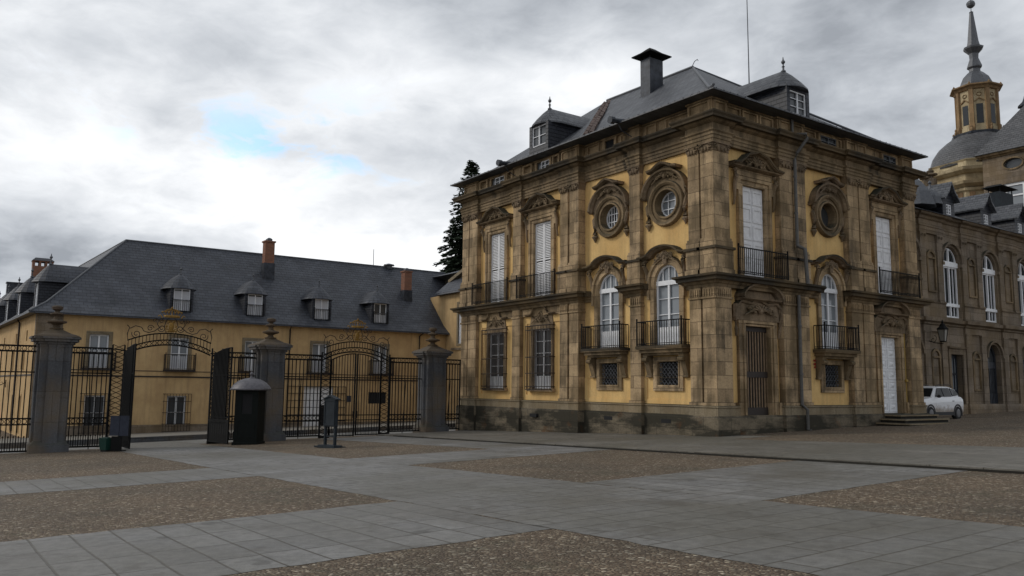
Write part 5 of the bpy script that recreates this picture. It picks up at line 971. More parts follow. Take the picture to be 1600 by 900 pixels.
mb = MB(); mb.tube([rp, rf], .08, 6); mb.tube([rp, far_r], .08, 6); mb.tube([cK, rp], .07, 6); mb.tube([e_corner, cK], .07, 6); mb.obj('ridge_capping', 'lead', sroof_o)
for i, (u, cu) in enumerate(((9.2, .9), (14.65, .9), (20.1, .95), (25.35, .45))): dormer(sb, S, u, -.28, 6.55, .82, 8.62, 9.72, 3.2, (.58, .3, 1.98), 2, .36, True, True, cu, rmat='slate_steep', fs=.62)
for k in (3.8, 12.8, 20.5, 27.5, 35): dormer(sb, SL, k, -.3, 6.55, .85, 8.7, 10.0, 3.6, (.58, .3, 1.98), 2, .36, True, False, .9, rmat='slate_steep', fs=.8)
for (x, u, w, z0, zm, z1) in ((-4.0, 16.75, .45, 10.0, 11.6, 13.35), (-3.0, 29.2, .42, 9.0, 10.2, 11.85)):
    mb = MB(); mb.box(x - .4, x + .4, u - w, u + w, z0, zm); c_ = mb.obj('chimney', 'zinc_dark', sb); mb = MB(); mb.box(x - .34, x + .34, u - w + .06, u + w - .06, zm, z1); mb.box(x - .42, x + .42, u - w - .02, u + w + .02, z1, z1 + .12); mb.obj('chimney_stack', 'brick_red', c_)
    mb = MB(); mb.lathe((x, u, z1 + .12), [(.3, 0), (.3, .18), (.1, .3)], 4, pi / 4); mb.obj('chimney_cap', 'lead', c_)
cc = Vector((-35, 3.3, 0))
mb = MB(); mb.box(cc.x - .6, cc.x + .6, cc.y - .93, cc.y + .93, 11.5, 13.6); c_ = mb.obj('chimney', 'brick_red', sb)
mb = MB()
for i in range(4): yy = cc.y - .84 + .56 * i; mb.box(cc.x - .58, cc.x + .58, yy - .1, yy + .1, 13.6, 14.05)
mb.box(cc.x - .64, cc.x + .64, cc.y - .97, cc.y + .97, 14.05, 14.15); mb.obj('chimney_vents', 'brick_red', c_)
mb = MB(); mb.hexa([(cc.x - .7, cc.y - 1.02, 14.15), (cc.x + .7, cc.y - 1.02, 14.15), (cc.x + .7, cc.y + 1.02, 14.15), (cc.x - .7, cc.y + 1.02, 14.15), (cc.x - .2, cc.y - .7, 14.5), (cc.x + .2, cc.y - .7, 14.5), (cc.x + .2, cc.y + .7, 14.5), (cc.x - .2, cc.y + .7, 14.5)]); mb.obj('chimney_cap', 'slate_cheek', c_)
c2 = SL.p(60, 0, -5.0); mb = MB(); mb.box(c2.x - .6, c2.x + .6, c2.y - .9, c2.y + .9, 11.8, 14.2); mb.box(c2.x - .7, c2.x + .7, c2.y - 1, c2.y + 1, 14.2, 14.35); mb.obj('chimney', 'zinc_dark', sb)
mb = MB(); mb.tube([(-6, 27.3, 12.4), (-6, 27.3, 14.2)], .03, 5); mb.obj('roof_aerial', 'lead', sb)
mb = MB(); mb.lathe((-6, 28.9, 12.5), [(.3, 0), (.3, .25), (.55, .3), (.5, .4), (.1, .5)], 8); mb.obj('roof_vent', 'lead', sb)
pl = SL.p(13.3, 1.55, .08); pl = Vector((-42, -18.75, 0)) + pl; lantern('wall_lantern', 'black iron lantern hanging on the mustard end wall, far left behind the fence', tuple(pl), (.1, -.75, .1), 1.2)

# connecting block between service building and pavilion
cb_ = thing('connecting_block', 'tall mustard block with white shutter, seen between the slate roof and the stone pavilion', 'building', (-42, 13, 0))
K = Fr((0, 0, 0), (1, 0, 0), (0, -1, 0))
mb = MB(); mb.plate(K, rect(-3.0, 23.5, -3, 9.75), [rect(2.0, 3.3, 5.3, 8.7)], -.5, 0); mb.box(-3, 23.5, .7, 14, -3, 9.7); mb.obj('wall', 'tan_stucco', cb_)
mb = MB(); mb.plate(K, rect(1.75, 3.55, 5.1, 8.95), [rect(2.0, 3.3, 5.3, 8.7)], -.1, .04); so_ = mb.obj('window_surround', 'stone_pale', cb_); louvre(K, so_, 2.0, 3.3, 5.3, 8.7, -.1); pane(K, so_, 2.0, 3.3, 5.3, 8.7, -.2, 'dark_inside')
mb = MB(); mb.fb(K, 1.0, 23.5, 4.75, 4.95, 0, .12); mb.obj('string_course', 'stone_wing', cb_)
mb = MB(); mb.hexa([(-1.4, -.5, 9.75), (23.8, -.5, 9.75), (23.8, 2, 9.75), (-1.4, 2, 9.75), (-1.4, -.45, 9.92), (23.8, -.45, 9.92), (23.8, 2, 12.0), (-1.4, 2, 12.0)]); mb.obj('lower_roof', 'slate_steep', cb_)
mb = MB(); mb.hexa([(-1.3, 1.0, 9.9), (-.6, 1.0, 9.9), (-.6, 2.4, 9.9), (-1.3, 2.4, 9.9), (-1.3, 1.0, 11.1), (-.6, 1.0, 11.1), (-.6, 2.4, 11.1), (-1.3, 2.4, 11.1)])
mb.hexa([(-1.4, .9, 11.0), (12, .9, 15.4), (12, 2.5, 15.4), (-1.4, 2.5, 11.0), (-1.4, .9, 11.3), (12, .9, 15.7), (12, 2.5, 15.7), (-1.4, 2.5, 11.3)])
mb.hexa([(-.6, 1.3, 10), (12, 1.3, 10), (12, 2.3, 10), (-.6, 2.3, 10), (-.6, 1.3, 11.2), (12, 1.3, 15.5), (12, 2.3, 15.5), (-.6, 2.3, 11.2)]); mb.obj('gable_coping', 'stone_pale', cb_)
mb = MB(); mb.add([(-7, 1.5, 12.0), (24, 1.5, 12.0), (24, 8, 14.6), (-7, 8, 13.5), (-7, 16, 9), (24, 16, 9)], [(0, 1, 2, 3), (3, 2, 5, 4), (0, 3, 4), (1, 2, 5), (0, 1, 5, 4)]); mb.obj('roof', 'slate_steep', cb_)

# ------------------------------------------------------------------ fence, gates and pillars
FX = -18.3; FF = Fr((FX, 0, 0), (0, 1, 0), (1, 0, 0))
def pillar(y, label):
    z0 = gz(FX, y); t_ = thing('gate_pillar', label, 'pillar', (FX, y, z0), 0, 'granite pillars of the palace fence'); h = 3.0 - z0
    mb = MB(); a = .56
    mb.box(-a - .16, a + .16, -a - .16, a + .16, -.3, .32); mb.hexa([(-a - .16, -a - .16, .32), (a + .16, -a - .16, .32), (a + .16, a + .16, .32), (-a - .16, a + .16, .32), (-a, -a, .5), (a, -a, .5), (a, a, .5), (-a, a, .5)])
    mb.box(-a, a, -a, a, .5, h); b_ = .27; mb.box(-a - .09, a + .09, -b_, b_, .32, h + .02); mb.box(-b_, b_, -a - .09, a + .09, .32, h + .02); mb.box(-a - .02, a + .02, -a - .02, a + .02, h * .52, h * .52 + .03); mb.obj('shaft', 'pillar_granite', t_)
    mb = MB()
    for k, e, d in ((.02, .0, .12), (.08, .12, .22), (.2, .22, .34), (.27, .34, .42)): mb.box(-a - k, a + k, -a - k, a + k, h + e - .001, h + d); mb.box(-a - k - .09, a + k + .09, -b_ - k, b_ + k, h + e, h + d + .003); mb.box(-b_ - k, b_ + k, -a - k - .09, a + k + .09, h + e, h + d + .002)
    mb.obj('capital', 'pillar_granite', t_); z = h + .42; mb = MB(); vs = []
    for k, zz_ in ((a + .3, 0), (a + .2, .07), (a - .05, .16), (a - .22, .26), (.2, .34), (.18, .38)): vs += [(-k, -k, z + zz_), (k, -k, z + zz_), (k, k, z + zz_), (-k, k, z + zz_)]
    mb.add(vs, [(0, 1, 2, 3), (20, 21, 22, 23)] + [(q * 4 + i, q * 4 + (i + 1) % 4, q * 4 + 4 + (i + 1) % 4, q * 4 + 4 + i) for q in range(5) for i in range(4)]); mb.obj('cap', 'red_sandstone', t_)
    mb = MB(); mb.lathe((0, 0, z + .34), [(a_ * 1.12, b_ * 1.05) for a_, b_ in [(.24, 0), (.26, .05), (.15, .08), (.1, .16), (.2, .22), (.35, .27), (.36, .33), (.2, .37), (.12, .41), (.1, .52), (.13, .56), (.24, .6), (.24, .64), (.11, .68), (.08, .74), (.18, .8), (.2, .9), (.14, .95), (.03, .97)]], 12); mb.obj('finial', 'red_sandstone', t_)
pillar(-20.2, 'dark granite gate pillar nearest the left edge, left of the open gateway'); pillar(-11.0, 'dark granite gate pillar with its urn, right behind the black sentry box'); pillar(-1.95, 'grey granite gate pillar beside the palace wall, narrow rail on its right')
Z1, Z2, ZM, ZL1, ZL2 = 3.03, 2.80, 1.95, .05, -.2
def rails(th, y0, y1, z1=Z1, z2=Z2):
    zb = gz(FX, (y0 + y1) / 2) + .15; n_ = int((y1 - y0) / .2)
    for name, zs, t_ in (('upper_rail', (z1, z2), .034), ('middle_rail', (ZM,), .026), ('lower_rail', (ZL1, ZL2), .028), ('bottom_rail', (zb,), .034)):
        mb = MB()
        for z in zs: mb.fb(FF, y0, y1, z - t_, z + t_, -.03, .03)
        if len(zs) == 2:
            for i in range(n_): yy = y0 + (i + .5) * (y1 - y0) / n_; mb.tube([FF.p(yy + .08 * cos(2 * pi * k / 8), sum(zs) / 2 + .092 * sin(2 * pi * k / 8), 0) for k in range(9)], .014, 4)
        mb.obj(name, 'iron', th)
    return zb
def bars(mb, y0, y1, ztop, zb, sp=.185, r=.019, curl=True):
    n_ = max(2, int(round((y1 - y0) / sp)))
    for i in range(1, n_):
        yy = y0 + i * (y1 - y0) / n_; zt = ztop(yy) if callable(ztop) else ztop; mb.fb(FF, yy - r, yy + r, zb, zt, -r, r)
        if i % 2 == 0 or True: mb.fb(FF, yy - (y1 - y0) / n_ / 2 - r * .7, yy - (y1 - y0) / n_ / 2 + r * .7, zb, ZL2 - .55, -r, r); mb.ell(FF.p(yy - (y1 - y0) / n_ / 2, ZL2 - .5, 0), .03, .03, .05, 5, 4)
def fence(y0, y1, label):
    t_ = thing('iron_fence', label, 'fence', (0, 0, 0), 0, 'iron railing panels of the palace fence')
    zb = rails(t_, y0, y1); mb = MB(); bars(mb, y0, y1, Z2, zb); mb.obj('bars', 'iron', t_)
    mb = MB()
    for yy in (y0 + .04, y1 - .04): mb.fb(FF, yy - .03, yy + .03, gz(FX, yy) - .05, Z1 + .02, -.032, .034)
    mb.tube([FF.p((y0 + y1) / 2, 1.9, -.03), FF.p((y0 + y1) / 2 + .25, gz(FX, y0), -.8)], .02, 5); mb.obj('posts', 'iron', t_)
fence(-27.5, -20.78, 'black iron railing panel at the far left edge, left of the first granite pillar')
fence(-19.62, -17.95, 'black iron railing panel behind the green bin, right of the leftmost pillar')
fence(-13.2, -11.58, 'short black iron railing panel partly hidden by the sentry box and open gate leaf')
fence(-10.42, -8.3, 'black iron railing panel right of the pillar behind the sentry box, behind the grey board')
fence(-4.52, -2.52, 'black iron railing panel between the closed gate and the pillar near the palace')
fence(-1.38, -.12, 'narrow black iron railing panel joining the last pillar to the palace wall')
def gate(yc, name_label, crest_label, leaf_angles, hy):
    t_ = thing('iron_gate', name_label, 'gate', (0, 0, 0), 0, 'crowned wrought iron gates')
    for s_ in (-1, 1):          # lattice posts either side
        mb = MB(); c0 = yc + s_ * hy; w = .24
        for k in (-w, w): mb.fb(FF, c0 + k - .03, c0 + k + .03, gz(FX, c0) - .05, 3.2, -.03, .03)
        z = gz(FX, c0) + .1
        while z < 3.0: mb.tube([FF.p(c0 - w, z, 0), FF.p(c0 + w, z + .22, 0)], .014, 4); mb.tube([FF.p(c0 + w, z, .012), FF.p(c0 - w, z + .22, .012)], .014, 4); z += .22
        mb.fb(FF, c0 - w - .03, c0 + w + .03, gz(FX, c0) - .05, gz(FX, c0) + .12, -.06, .06)
        mb.obj('lattice_post', 'iron', t_)
    mb = MB(); hw = 1.8; N_ = 20
    def az_(f, lo, hi): return lo + (hi - lo) * (1 - (abs(f) ** 2.1))
    def curve(lo, hi, c=0.0): return [FF.p(yc + hw * f, az_(f, lo, hi), c) for f in [(-1 + 2 * i / N_) for i in range(N_ + 1)]]
    for lo, hi, r in ((2.86, 3.28, .035), (3.06, 3.5, .028), (3.42, 3.8, .03)): mb.tube(curve(lo, hi), r, 5)
    mb.tube([FF.p(yc - hw - .5, 3.02, 0), FF.p(yc - hw, 2.95, 0)], .03, 5); mb.tube([FF.p(yc + hw, 2.95, 0), FF.p(yc + hw + .5, 3.02, 0)], .03, 5)
    for i in range(25): f = -.98 + 1.96 * i / 24; mb.fb(FF, yc + hw * f - .012, yc + hw * f + .012, az_(f, 3.06, 3.5), az_(f, 3.42, 3.8), -.012, .012)
    for i in range(16):
        f0 = -1 + 2 * i / 16; f1 = -1 + 2 * (i + 1) / 16; mb.tube([FF.p(yc + hw * f0, az_(f0, 2.86, 3.28), 0), FF.p(yc + hw * f1, az_(f1, 3.06, 3.5), 0)], .013, 4); mb.tube([FF.p(yc + hw * f1, az_(f1, 2.86, 3.28), 0), FF.p(yc + hw * f0, az_(f0, 3.06, 3.5), 0)], .013, 4)
    mb.obj('arch', 'iron', t_)
    mb = MB()
    def P2(a, b_): return FF.p(yc + a, b_, 0)
    for s_ in (-1, 1):
        mb.tube([P2(s_ * 1.78, 3.42), P2(s_ * 1.82, 3.7), P2(s_ * 1.74, 4.0), P2(s_ * 1.84, 4.1)], .022, 5)
        mb.tube(spiral(FF, yc + s_ * 1.45, 3.72, .04, .2, 200, 1.5, 0, s_), .018, 5); mb.tube([P2(s_ * 1.72, 3.95), P2(s_ * 1.5, 4.08), P2(s_ * 1.25, 4.02), P2(s_ * 1.15, 3.86), P2(s_ * .95, 3.8), P2(s_ * .7, 3.88), P2(s_ * .5, 4.05)], .02, 5)
        mb.tube(spiral(FF, yc + s_ * .88, 4.0, .03, .15, 30, 1.4, 0, s_), .018, 5); mb.tube(spiral(FF, yc + s_ * .4, 4.02, .04, .17, 200, 1.4, 0, s_), .02, 5)
        mb.tube([P2(s_ * .5, 4.05), P2(s_ * .6, 4.2), P2(s_ * .55, 4.4), P2(s_ * .68, 4.48)], .02, 5); mb.tube(spiral(FF, yc + s_ * .42, 4.36, .03, .12, 30, 1.3, 0, s_), .018, 5); mb.tube(spiral(FF, yc + s_ * .72, 4.36, .03, .1, 160, 1.2, 0, s_), .016, 5)
        mb.tube([P2(s_ * .2, 3.8), P2(s_ * .3, 4.1), P2(s_ * .22, 4.4), P2(s_ * .1, 4.5)], .02, 5)
    mb.obj('scrollwork', 'rusty_iron', t_)
    mb = MB()
    mb.ell(P2(0, 4.12), .05, .12, .2, 10, 6); 
    for i in range(6): th = 2 * pi * i / 6; mb.ell(P2(.2 * cos(th), 4.12 + .24 * sin(th)), .03, .06, .06, 6, 4)
    mb.lathe(P2(0, 4.52), [(.34, 0), (.36, .05), (.33, .1)], 12, 0, .5, 1)
    for i in range(7):
        f = -1 + 2 * i / 6; mb.tube([P2(.34 * f, 4.6), P2(.42 * f, 4.74), P2(.2 * f, 4.88), P2(0, 4.92)], .025, 5); mb.ell(P2(.42 * f, 4.76), .03, .045, .045, 6, 4)
    mb.ell(P2(0, 4.97), .04, .05, .05, 6, 4); mb.tube([P2(-.42, 4.5), P2(-.5, 4.62), P2(-.58, 4.56)], .03, 5); mb.tube([P2(.42, 4.5), P2(.5, 4.62), P2(.58, 4.56)], .03, 5); mb.obj('crown', 'gold', t_); mb = MB()
    for s_ in (-1, 1): mb.tube(spiral(FF, yc + s_ * .18, 3.96, .02, .09, 0, 1.2, .03, s_), .022, 5)
    mb.ell(P2(0, 3.94), .04, .08, .1, 8, 4); mb.obj('cartouche', 'gold', t_)
    # leaves
    op = hy - .24; ll = op - .03
    for s_, ang in zip((-1, 1), leaf_angles):
        hx, hyy = FX, yc + s_ * op
        if ang is None: d = Vector((0, -s_, 0))
        else: a_ = radians(ang); d = Vector((cos(a_), sin(a_), 0))
        fr = Fr((hx, hyy, 0), d, Vector((d.y, -d.x, 0))); zb = min(gz(hx, hyy), gz(hx + d.x * ll, hyy + d.y * ll)) + .05 if ang is None else gz(hx + d.x * ll / 2, hyy + d.y * ll / 2) + .05
        if ang is not None: zb = gz(hx, hyy) + .1
        def zt(a): return 2.86 + .38 * (1 - (1 - a / ll) ** 2.1) - .06
        mb = MB()
        for a in (.02, ll - .03): mb.fb(fr, a - .035, a + .035, zb, zt(a), -.03, .03)
        mb.tube([fr.p(ll * i / 8, zt(ll * i / 8), 0) for i in range(9)], .03, 5)
        for z in (ZM, ZL1, ZL2, zb + .04): mb.fb(fr, 0, ll, z - .025, z + .025, -.02, .02)
        n_ = 9
        for i in range(1, n_): a = ll * i / n_; mb.fb(fr, a - .014, a + .014, zb, zt(a), -.014, .014)
        for i in range(n_): a = ll * (i + .5) / n_; mb.fb(fr, a - .01, a + .01, zb, ZL2 - .5, -.012, .012)
        if ang is not None:
            z = .15
            while z < 2.6: mb.tube([fr.p(.03, z, 0), fr.p(.22, z + .2, 0)], .013, 4); mb.tube([fr.p(.22, z, .01), fr.p(.03, z + .2, .01)], .013, 4); mb.tube([fr.p(ll - .25, z, 0), fr.p(ll - .05, z + .2, 0)], .013, 4); z += .2
            mb.fb(fr, .04, ll - .05, zb, ZL2 + .02, -.008, .008); [mb.fb(fr, .3 + k * .12 - .03, .3 + k * .12 + .03, ZL2, zt(.3 + k * .12), -.035, .035) for k in range(11)]; mb.fb(fr, .04, ll - .05, ZL2 + .03, ZL2 + .16, -.03, .03)
        else: mb.fb(fr, ll - .12, ll - .04, -.1, .25, .03, .09)
        mb.obj('gate_leaf', 'iron', t_)
gate(-15.6, 'black wrought iron gate with gilt crown, both leaves open, left of the sentry box', '', (3, 12), 2.12)
gate(-6.43, 'black wrought iron gate with gilt crown, leaves shut, right of the sentry box', '', (None, None), 1.65)

# ------------------------------------------------------------------ small things on the square
sx, sy = -15.75, -12.65; z0 = gz(sx, sy)
sb_ = thing('sentry_box', 'black sentry box with round grey domed metal roof in front of the pillar', 'sentry box', (sx, sy, z0), radians(-36))
mb = MB(); w = .51; H = 2.42; mb.box(-w - .05, w + .05, -w - .05, w + .05, -.1, .12)
B1 = Fr((0, -w, 0), (1, 0, 0), (0, -1, 0)); B2 = Fr((w, 0, 0), (0, 1, 0), (1, 0, 0)); B3 = Fr((-w, 0, 0), (0, 1, 0), (-1, 0, 0)); B4 = Fr((0, w, 0), (1, 0, 0), (0, 1, 0))
mb.plate(B1, rect(-w, w, .12, H), [rect(-.34, .34, .13, 2.15)], -.05, 0); mb.plate(B1, rect(-.33, .33, .14, 2.14), [rect(-.2, .2, 1.3, 1.95)], -.045, -.02); mb.plate(B2, rect(-w + .001, w - .001, .12, H), [rect(-.2, .25, 1.35, 2.2)], -.05, 0.002); mb.plate(B3, rect(-w + .001, w - .001, .12, H), [rect(-.25, .25, 1.35, 2.2)], -.05, 0.002); mb.plate(B4, rect(-w, w, .12, H), [], -.05, 0)
mb.plate(B2, rect(-w + .1, w - .1, .3, 1.1), [rect(-w + .18, w - .18, .38, 1.02)], 0, .02); mb.plate(B1, rect(-w, -.35, .2, 2.3), [], 0, .015)
mb.obj('body', 'booth_black', sb_)
mb = MB(); mb.lathe((0, 0, H), [(.86, -.05), (.9, -.02), (.86, .04), (.79, .15), (.67, .28), (.5, .39), (.3, .46), (.08, .5), (.05, .56), (.05, .62), (.09, .67), (.05, .74), (.01, .78)], 20); mb.obj('domed_roof', 'booth_roof', sb_, True)
for fr_ in (B2, B3): pane(fr_, sb_, -.2, .25, 1.35, 2.2, -.03, 'dark_inside')
pane(B1, sb_, -.2, .2, 1.3, 1.95, -.035, 'dark_inside')

sx, sy = -9.1, -11.65; z0 = gz(sx, sy)
bd = thing('notice_board', 'grey free standing notice board with pitched top on two legs before the closed gate', 'notice board', (sx, sy, z0), radians(14))
mb = MB(); BF = Fr((0, 0, 0), (1, 0, 0), (0, -1, 0)); mb.plate(BF, [(-.36, .8), (.36, .8), (.36, 1.86), (0, 1.98), (-.36, 1.86)], [], -.07, .07); mb.plate(BF, [(-.32, .84), (.32, .84), (.32, 1.83), (-.32, 1.83)], [rect(-.27, .27, .89, 1.78)], .07, .09); mb.plate(BF, [(-.42, 1.86), (0, 2.0), (.42, 1.86), (.42, 1.82), (0, 1.95), (-.42, 1.82)], [], -.11, .11); mb.obj('panel', 'board_grey', bd)
for s_ in (-1, 1):
    mb = MB(); mb.fb(BF, s_ * .3 - .04, s_ * .3 + .04, .0, .82, -.05, .05); mb.obj('leg', 'board_grey', bd)
mb = MB(); mb.fb(BF, -.62, .62, 0, .06, -.28, .28); mb.fb(BF, -.5, .5, .06, .1, -.2, .2); mb.fb(BF, -.26, .26, .4, .45, -.02, .02); mb.obj('base', 'board_grey', bd)

sx, sy = -15.5, -17.93; z0 = gz(sx, sy)
nb = thing('notice_board', 'two blue grey panels on a black post beside the open gate leaf and green bin', 'notice board', (sx, sy, z0), radians(55))
mb = MB(); mb.fb(BF, -.06, .06, 0, .75, -.06, .06); mb.fb(BF, -.3, .12, 0, .6, .08, .12); mb.lathe((0, 0, 0), [(.25, 0), (.25, .04)], 10); mb.obj('post', 'iron', nb)
mb = MB(); mb.fb(BF, -.38, -.01, .62, 1.42, .09, .13); mb.obj('panel', 'notice_blue', nb); mb = MB(); mb.fb(BF, .01, .36, .62, 1.42, .09, .13); mb.obj('panel', 'notice_blue', nb)

sx, sy = -15.85, -18.38; z0 = gz(sx, sy)
bn = thing('litter_bin', 'small dark green litter bin beside the open gate, near the leftmost granite pillar', 'bin', (sx, sy, z0), radians(30)); bn.scale = (.8, .8, .95)
mb = MB(); mb.hexa([(-.21, -.17, .08), (.21, -.17, .08), (.21, .17, .08), (-.21, .17, .08), (-.25, -.21, .52), (.25, -.21, .52), (.25, .21, .52), (-.25, .21, .52)]); mb.obj('body', 'green_plastic', bn)
mb = MB(); mb.plate(Fr((0, 0, 0), (1, 0, 0), (0, -1, 0)), rect(-.27, .27, .52, .58), [], -.23, .23); mb.box(-.2, .2, -.1, .1, .58, .6); mb.obj('lid', 'green_plastic', bn); mb = MB(); mb.box(-.18, .18, -.15, .15, 0, .08); mb.obj('base', 'rubber', bn)

# ------------------------------------------------------------------ white car
cx_, cy_ = -1.62, 18.05; z0 = gz(cx_, cy_) + T - .01
car = thing('parked_car', 'white compact off road car, muddy side, parked beside the pavilion steps', 'car', (cx_, cy_, z0)); car.scale = (1, 1, 1.07)
# local: forward -Y ; sections along y from front (-2.15) to back (2.15)
def section(y, zb, zs, hw, ztop, ht):   # half profile points
    return [(0.0, zb), (hw * .92, zb), (hw, zb + .12), (hw, zs - .12), (hw * .97, zs), (ht, ztop), (0.0, ztop + .03)]
secs = [(-2.15, .42, .62, .62, .70, .55), (-2.08, .28, .74, .82, .86, .70), (-1.7, .24, .86, .90, .98, .76), (-1.05, .24, .95, .91, 1.06, .80), (0, .24, .98, .91, 1.08, .82), (1.1, .24, 1.0, .91, 1.1, .82), (1.75, .26, 1.02, .90, 1.12, .8), (2.05, .32, 1.0, .86, 1.1, .74), (2.15, .45, .9, .78, 1.02, .68)]
mb = MB(); vs = []; 
for y, zb, zs, hw, zt_, ht in secs:
    h = section(y, zb, zs, hw, zt_, ht); full = h + [(-a, b_) for a, b_ in reversed(h[1:-1])]; vs += [(a, y, b_) for a, b_ in full]
m_ = 12; mb.add(vs, [(i * m_ + j, i * m_ + (j + 1) % m_, (i + 1) * m_ + (j + 1) % m_, (i + 1) * m_ + j) for i in range(len(secs) - 1) for j in range(m_)] + [tuple(range(m_)), tuple(range((len(secs) - 1) * m_, len(secs) * m_))])
cab = [(-1.0, .80, 1.05, .78, 1.06), (-.35, .80, 1.05, .62, 1.55), (0, .81, 1.07, .62, 1.62), (1.1, .80, 1.08, .61, 1.61), (1.75, .78, 1.09, .58, 1.5), (2.02, .74, 1.08, .66, 1.12)]
vs = []
for y, hb, zb, ht, zt_ in cab: vs += [(-hb, y, zb - .1), (hb, y, zb - .1), (hb, y, zb), (ht, y, zt_ - .04), (ht * .8, y, zt_), (-ht * .8, y, zt_), (-ht, y, zt_ - .04), (-hb, y, zb)]
mb.add(vs, [(i * 8 + j, i * 8 + (j + 1) % 8, (i + 1) * 8 + (j + 1) % 8, (i + 1) * 8 + j) for i in range(5) for j in range(8)] + [tuple(range(8)), tuple(range(40, 48))]); mb.obj('body', 'car_white', car)
def quadp(name, pts, mat, th=.012):
    mb = MB(); p = [Vector(q) for q in pts]; n_ = (p[1] - p[0]).cross(p[2] - p[0]).normalized() * th; k = len(p); mb.add([q + n_ for q in p] + [q - n_ for q in p], [tuple(range(k)), tuple(reversed(range(k, 2 * k)))] + [(i, (i + 1) % k, (i + 1) % k + k, i + k) for i in range(k)]); return mb.obj(name, mat, car)
quadp('windscreen', [(-.70, -.93, 1.12), (.70, -.93, 1.12), (.58, -.41, 1.51), (-.58, -.41, 1.51)], 'car_glass'); quadp('rear_window', [(-.62, 2.0, 1.18), (.62, 2.0, 1.18), (.5, 1.83, 1.44), (-.5, 1.83, 1.44)], 'car_glass')
for s_ in (-1, 1):
    quadp('side_window', [(s_ * .80, -.62, 1.12), (s_ * .81, .12, 1.12), (s_ * .655, .12, 1.53), (s_ * .66, -.2, 1.52)], 'car_glass', .02); quadp('side_window', [(s_ * .81, .2, 1.12), (s_ * .80, .98, 1.13), (s_ * .655, .92, 1.53), (s_ * .655, .2, 1.53)], 'car_glass', .02); quadp('side_window', [(s_ * .795, 1.08, 1.14), (s_ * .77, 1.72, 1.2), (s_ * .64, 1.55, 1.46), (s_ * .65, 1.04, 1.52)], 'car_glass', .02)
    mb = MB(); mb.tube([(s_ * .6, -.2, 1.62), (s_ * .6, .1, 1.68), (s_ * .6, 1.2, 1.68), (s_ * .58, 1.5, 1.6)], .022, 6); mb.obj('roof_rail', 'black_trim', car); mb = MB(); mb.ell((s_ * .98, -.62, 1.14), .12, .06, .08, 8, 5); mb.obj('wing_mirror', 'black_trim', car)
    mb = MB(); mb.box(s_ * .9 - .02, s_ * .9 + .02, -1.0, 1.0, .24, .4); mb.obj('side_sill', 'black_trim', car); mb = MB(); mb.ell((s_ * .62, -2.03, .74), .2, .1, .1, 8, 5); mb.obj('headlight', 'glass_pale', car)
    mb = MB(); mb.box(s_ * .86 - .02, s_ * .86 + .02, .1, .24, .92, .95); mb.box(s_ * .9 - .03, s_ * .9 + .03, .85, 1.0, .9, .93); mb.obj('door_handle', 'black_trim', car)
    for y in (-1.33, 1.34):
        mb = MB(); n_ = 18
        def ring(r, x): return [(x, y + r * cos(2 * pi * i / n_), .33 + r * sin(2 * pi * i / n_)) for i in range(n_)]
        prof = [(.2, s_ * .93), (.3, s_ * .94), (.335, s_ * .9), (.335, s_ * .74), (.3, s_ * .7), (.2, s_ * .7)]; vs = [p for r_, x in prof for p in ring(r_, x)]; mb.add(vs, [(i * n_ + j, i * n_ + (j + 1) % n_, (i + 1) * n_ + (j + 1) % n_, (i + 1) * n_ + j) for i in range(5) for j in range(n_)] + [tuple(range(n_)), tuple(range(5 * n_, 6 * n_))])
        wh = mb.obj('wheel', 'rubber', car); mb = MB(); vs = ring(.2, s_ * .935) + ring(.17, s_ * .95) + ring(.05, s_ * .955); mb.add(vs, [(i * n_ + j, i * n_ + (j + 1) % n_, (i + 1) * n_ + (j + 1) % n_, (i + 1) * n_ + j) for i in range(2) for j in range(n_)] + [tuple(range(2 * n_, 3 * n_))]); mb.obj('rim', 'rim_metal', wh)
        mb = MB(); vs = []
        for r_, x in ((.44, s_ * .905), (.44, s_ * .925), (.36, s_ * .925), (.36, s_ * .905)): vs += [(x, y + r_ * cos(radians(-20 + 220 * i / 14)), .33 + r_ * sin(radians(-20 + 220 * i / 14))) for i in range(15)]
        mb.add(vs, [(k * 15 + j, k * 15 + j + 1, ((k + 1) % 4) * 15 + j + 1, ((k + 1) % 4) * 15 + j) for k in range(4) for j in range(14)]); mb.obj('wheel_arch', 'black_trim', car)
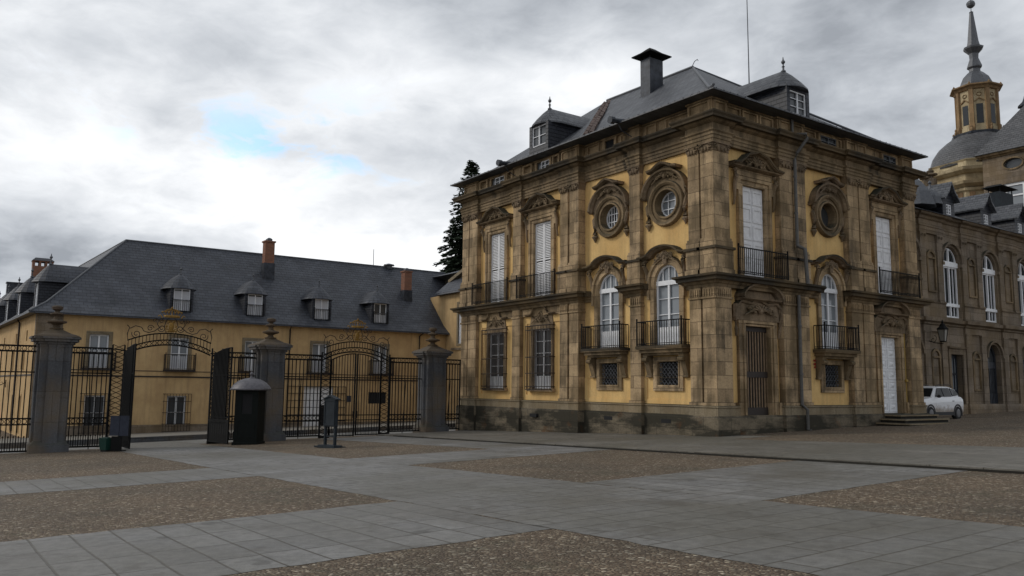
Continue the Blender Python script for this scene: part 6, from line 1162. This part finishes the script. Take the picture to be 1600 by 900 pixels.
mb = MB(); mb.box(-.8, .8, -2.18, -2.05, .28, .5); mb.box(-.5, .5, -2.13, -2.07, .6, .74); mb.obj('front_bumper', 'black_trim', car); mb = MB(); mb.box(-.26, .26, -2.195, -2.18, .36, .46); mb.obj('number_plate', 'white_paint', car)

# ------------------------------------------------------------------ conifer behind the palace
tr = thing('conifer_tree', 'tall dark conifer rising behind the palace roof at the left pavilion corner', 'tree', (-57.5, 25.2, -1.6))
mb = MB(); mb.tube([(0, 0, -.5), (.1, 0, 10), (0, .1, 20), (0, 0, 29.3)], .42, 8, .04); mb.obj('trunk', 'bark', tr)
mb = MB(); rnd = random.Random(3); z = 4.0
while z < 29.2:
    f = (29.4 - z) / 25.4; rad = .35 + 6.6 * f ** .75; nb_ = 9 if f > .3 else 5; a0 = rnd.uniform(0, 6.28)
    for b_ in range(nb_):
        th = a0 + 2 * pi * b_ / nb_ + rnd.uniform(-.25, .25); ln = rad * rnd.uniform(.62, 1.08); zt_ = z + rnd.uniform(-.25, .25); d = Vector((cos(th), sin(th), 0)); sd_ = Vector((-sin(th), cos(th), 0))
        nseg = max(5, int(ln / .2))
        for s_ in range(1, nseg + 1):
            q = s_ / nseg; c = d * ln * q + Vector((0, 0, zt_ + ln * (.10 * q - .42 * q * q + .12 * q ** 3)))
            for k in range(8 if f > .2 else 5):
                wd = (.34 + .5 * (1 - q)) * (0.5 + f * .7); o_ = c + sd_ * rnd.uniform(-wd, wd) + d * rnd.uniform(-.15, .15) + Vector((0, 0, rnd.uniform(-.14, .1)))
                s0 = rnd.uniform(.2, .38) * (.65 + .5 * f); t1 = (d * rnd.uniform(.5, 1) + sd_ * rnd.uniform(-.8, .8) + Vector((0, 0, rnd.uniform(-.5, .2)))).normalized(); t2 = t1.cross(Vector((rnd.uniform(-.5, .5), rnd.uniform(-.5, .5), 1))).normalized()
                mb.add([o_ - t1 * s0 - t2 * s0 * .4, o_ + t2 * s0 * .55, o_ + t1 * s0 * 1.3, o_ - t2 * s0 * .55], [(0, 1, 2, 3)])
    z += .34 + .10 * f
mb.obj('crown', 'needles', tr)
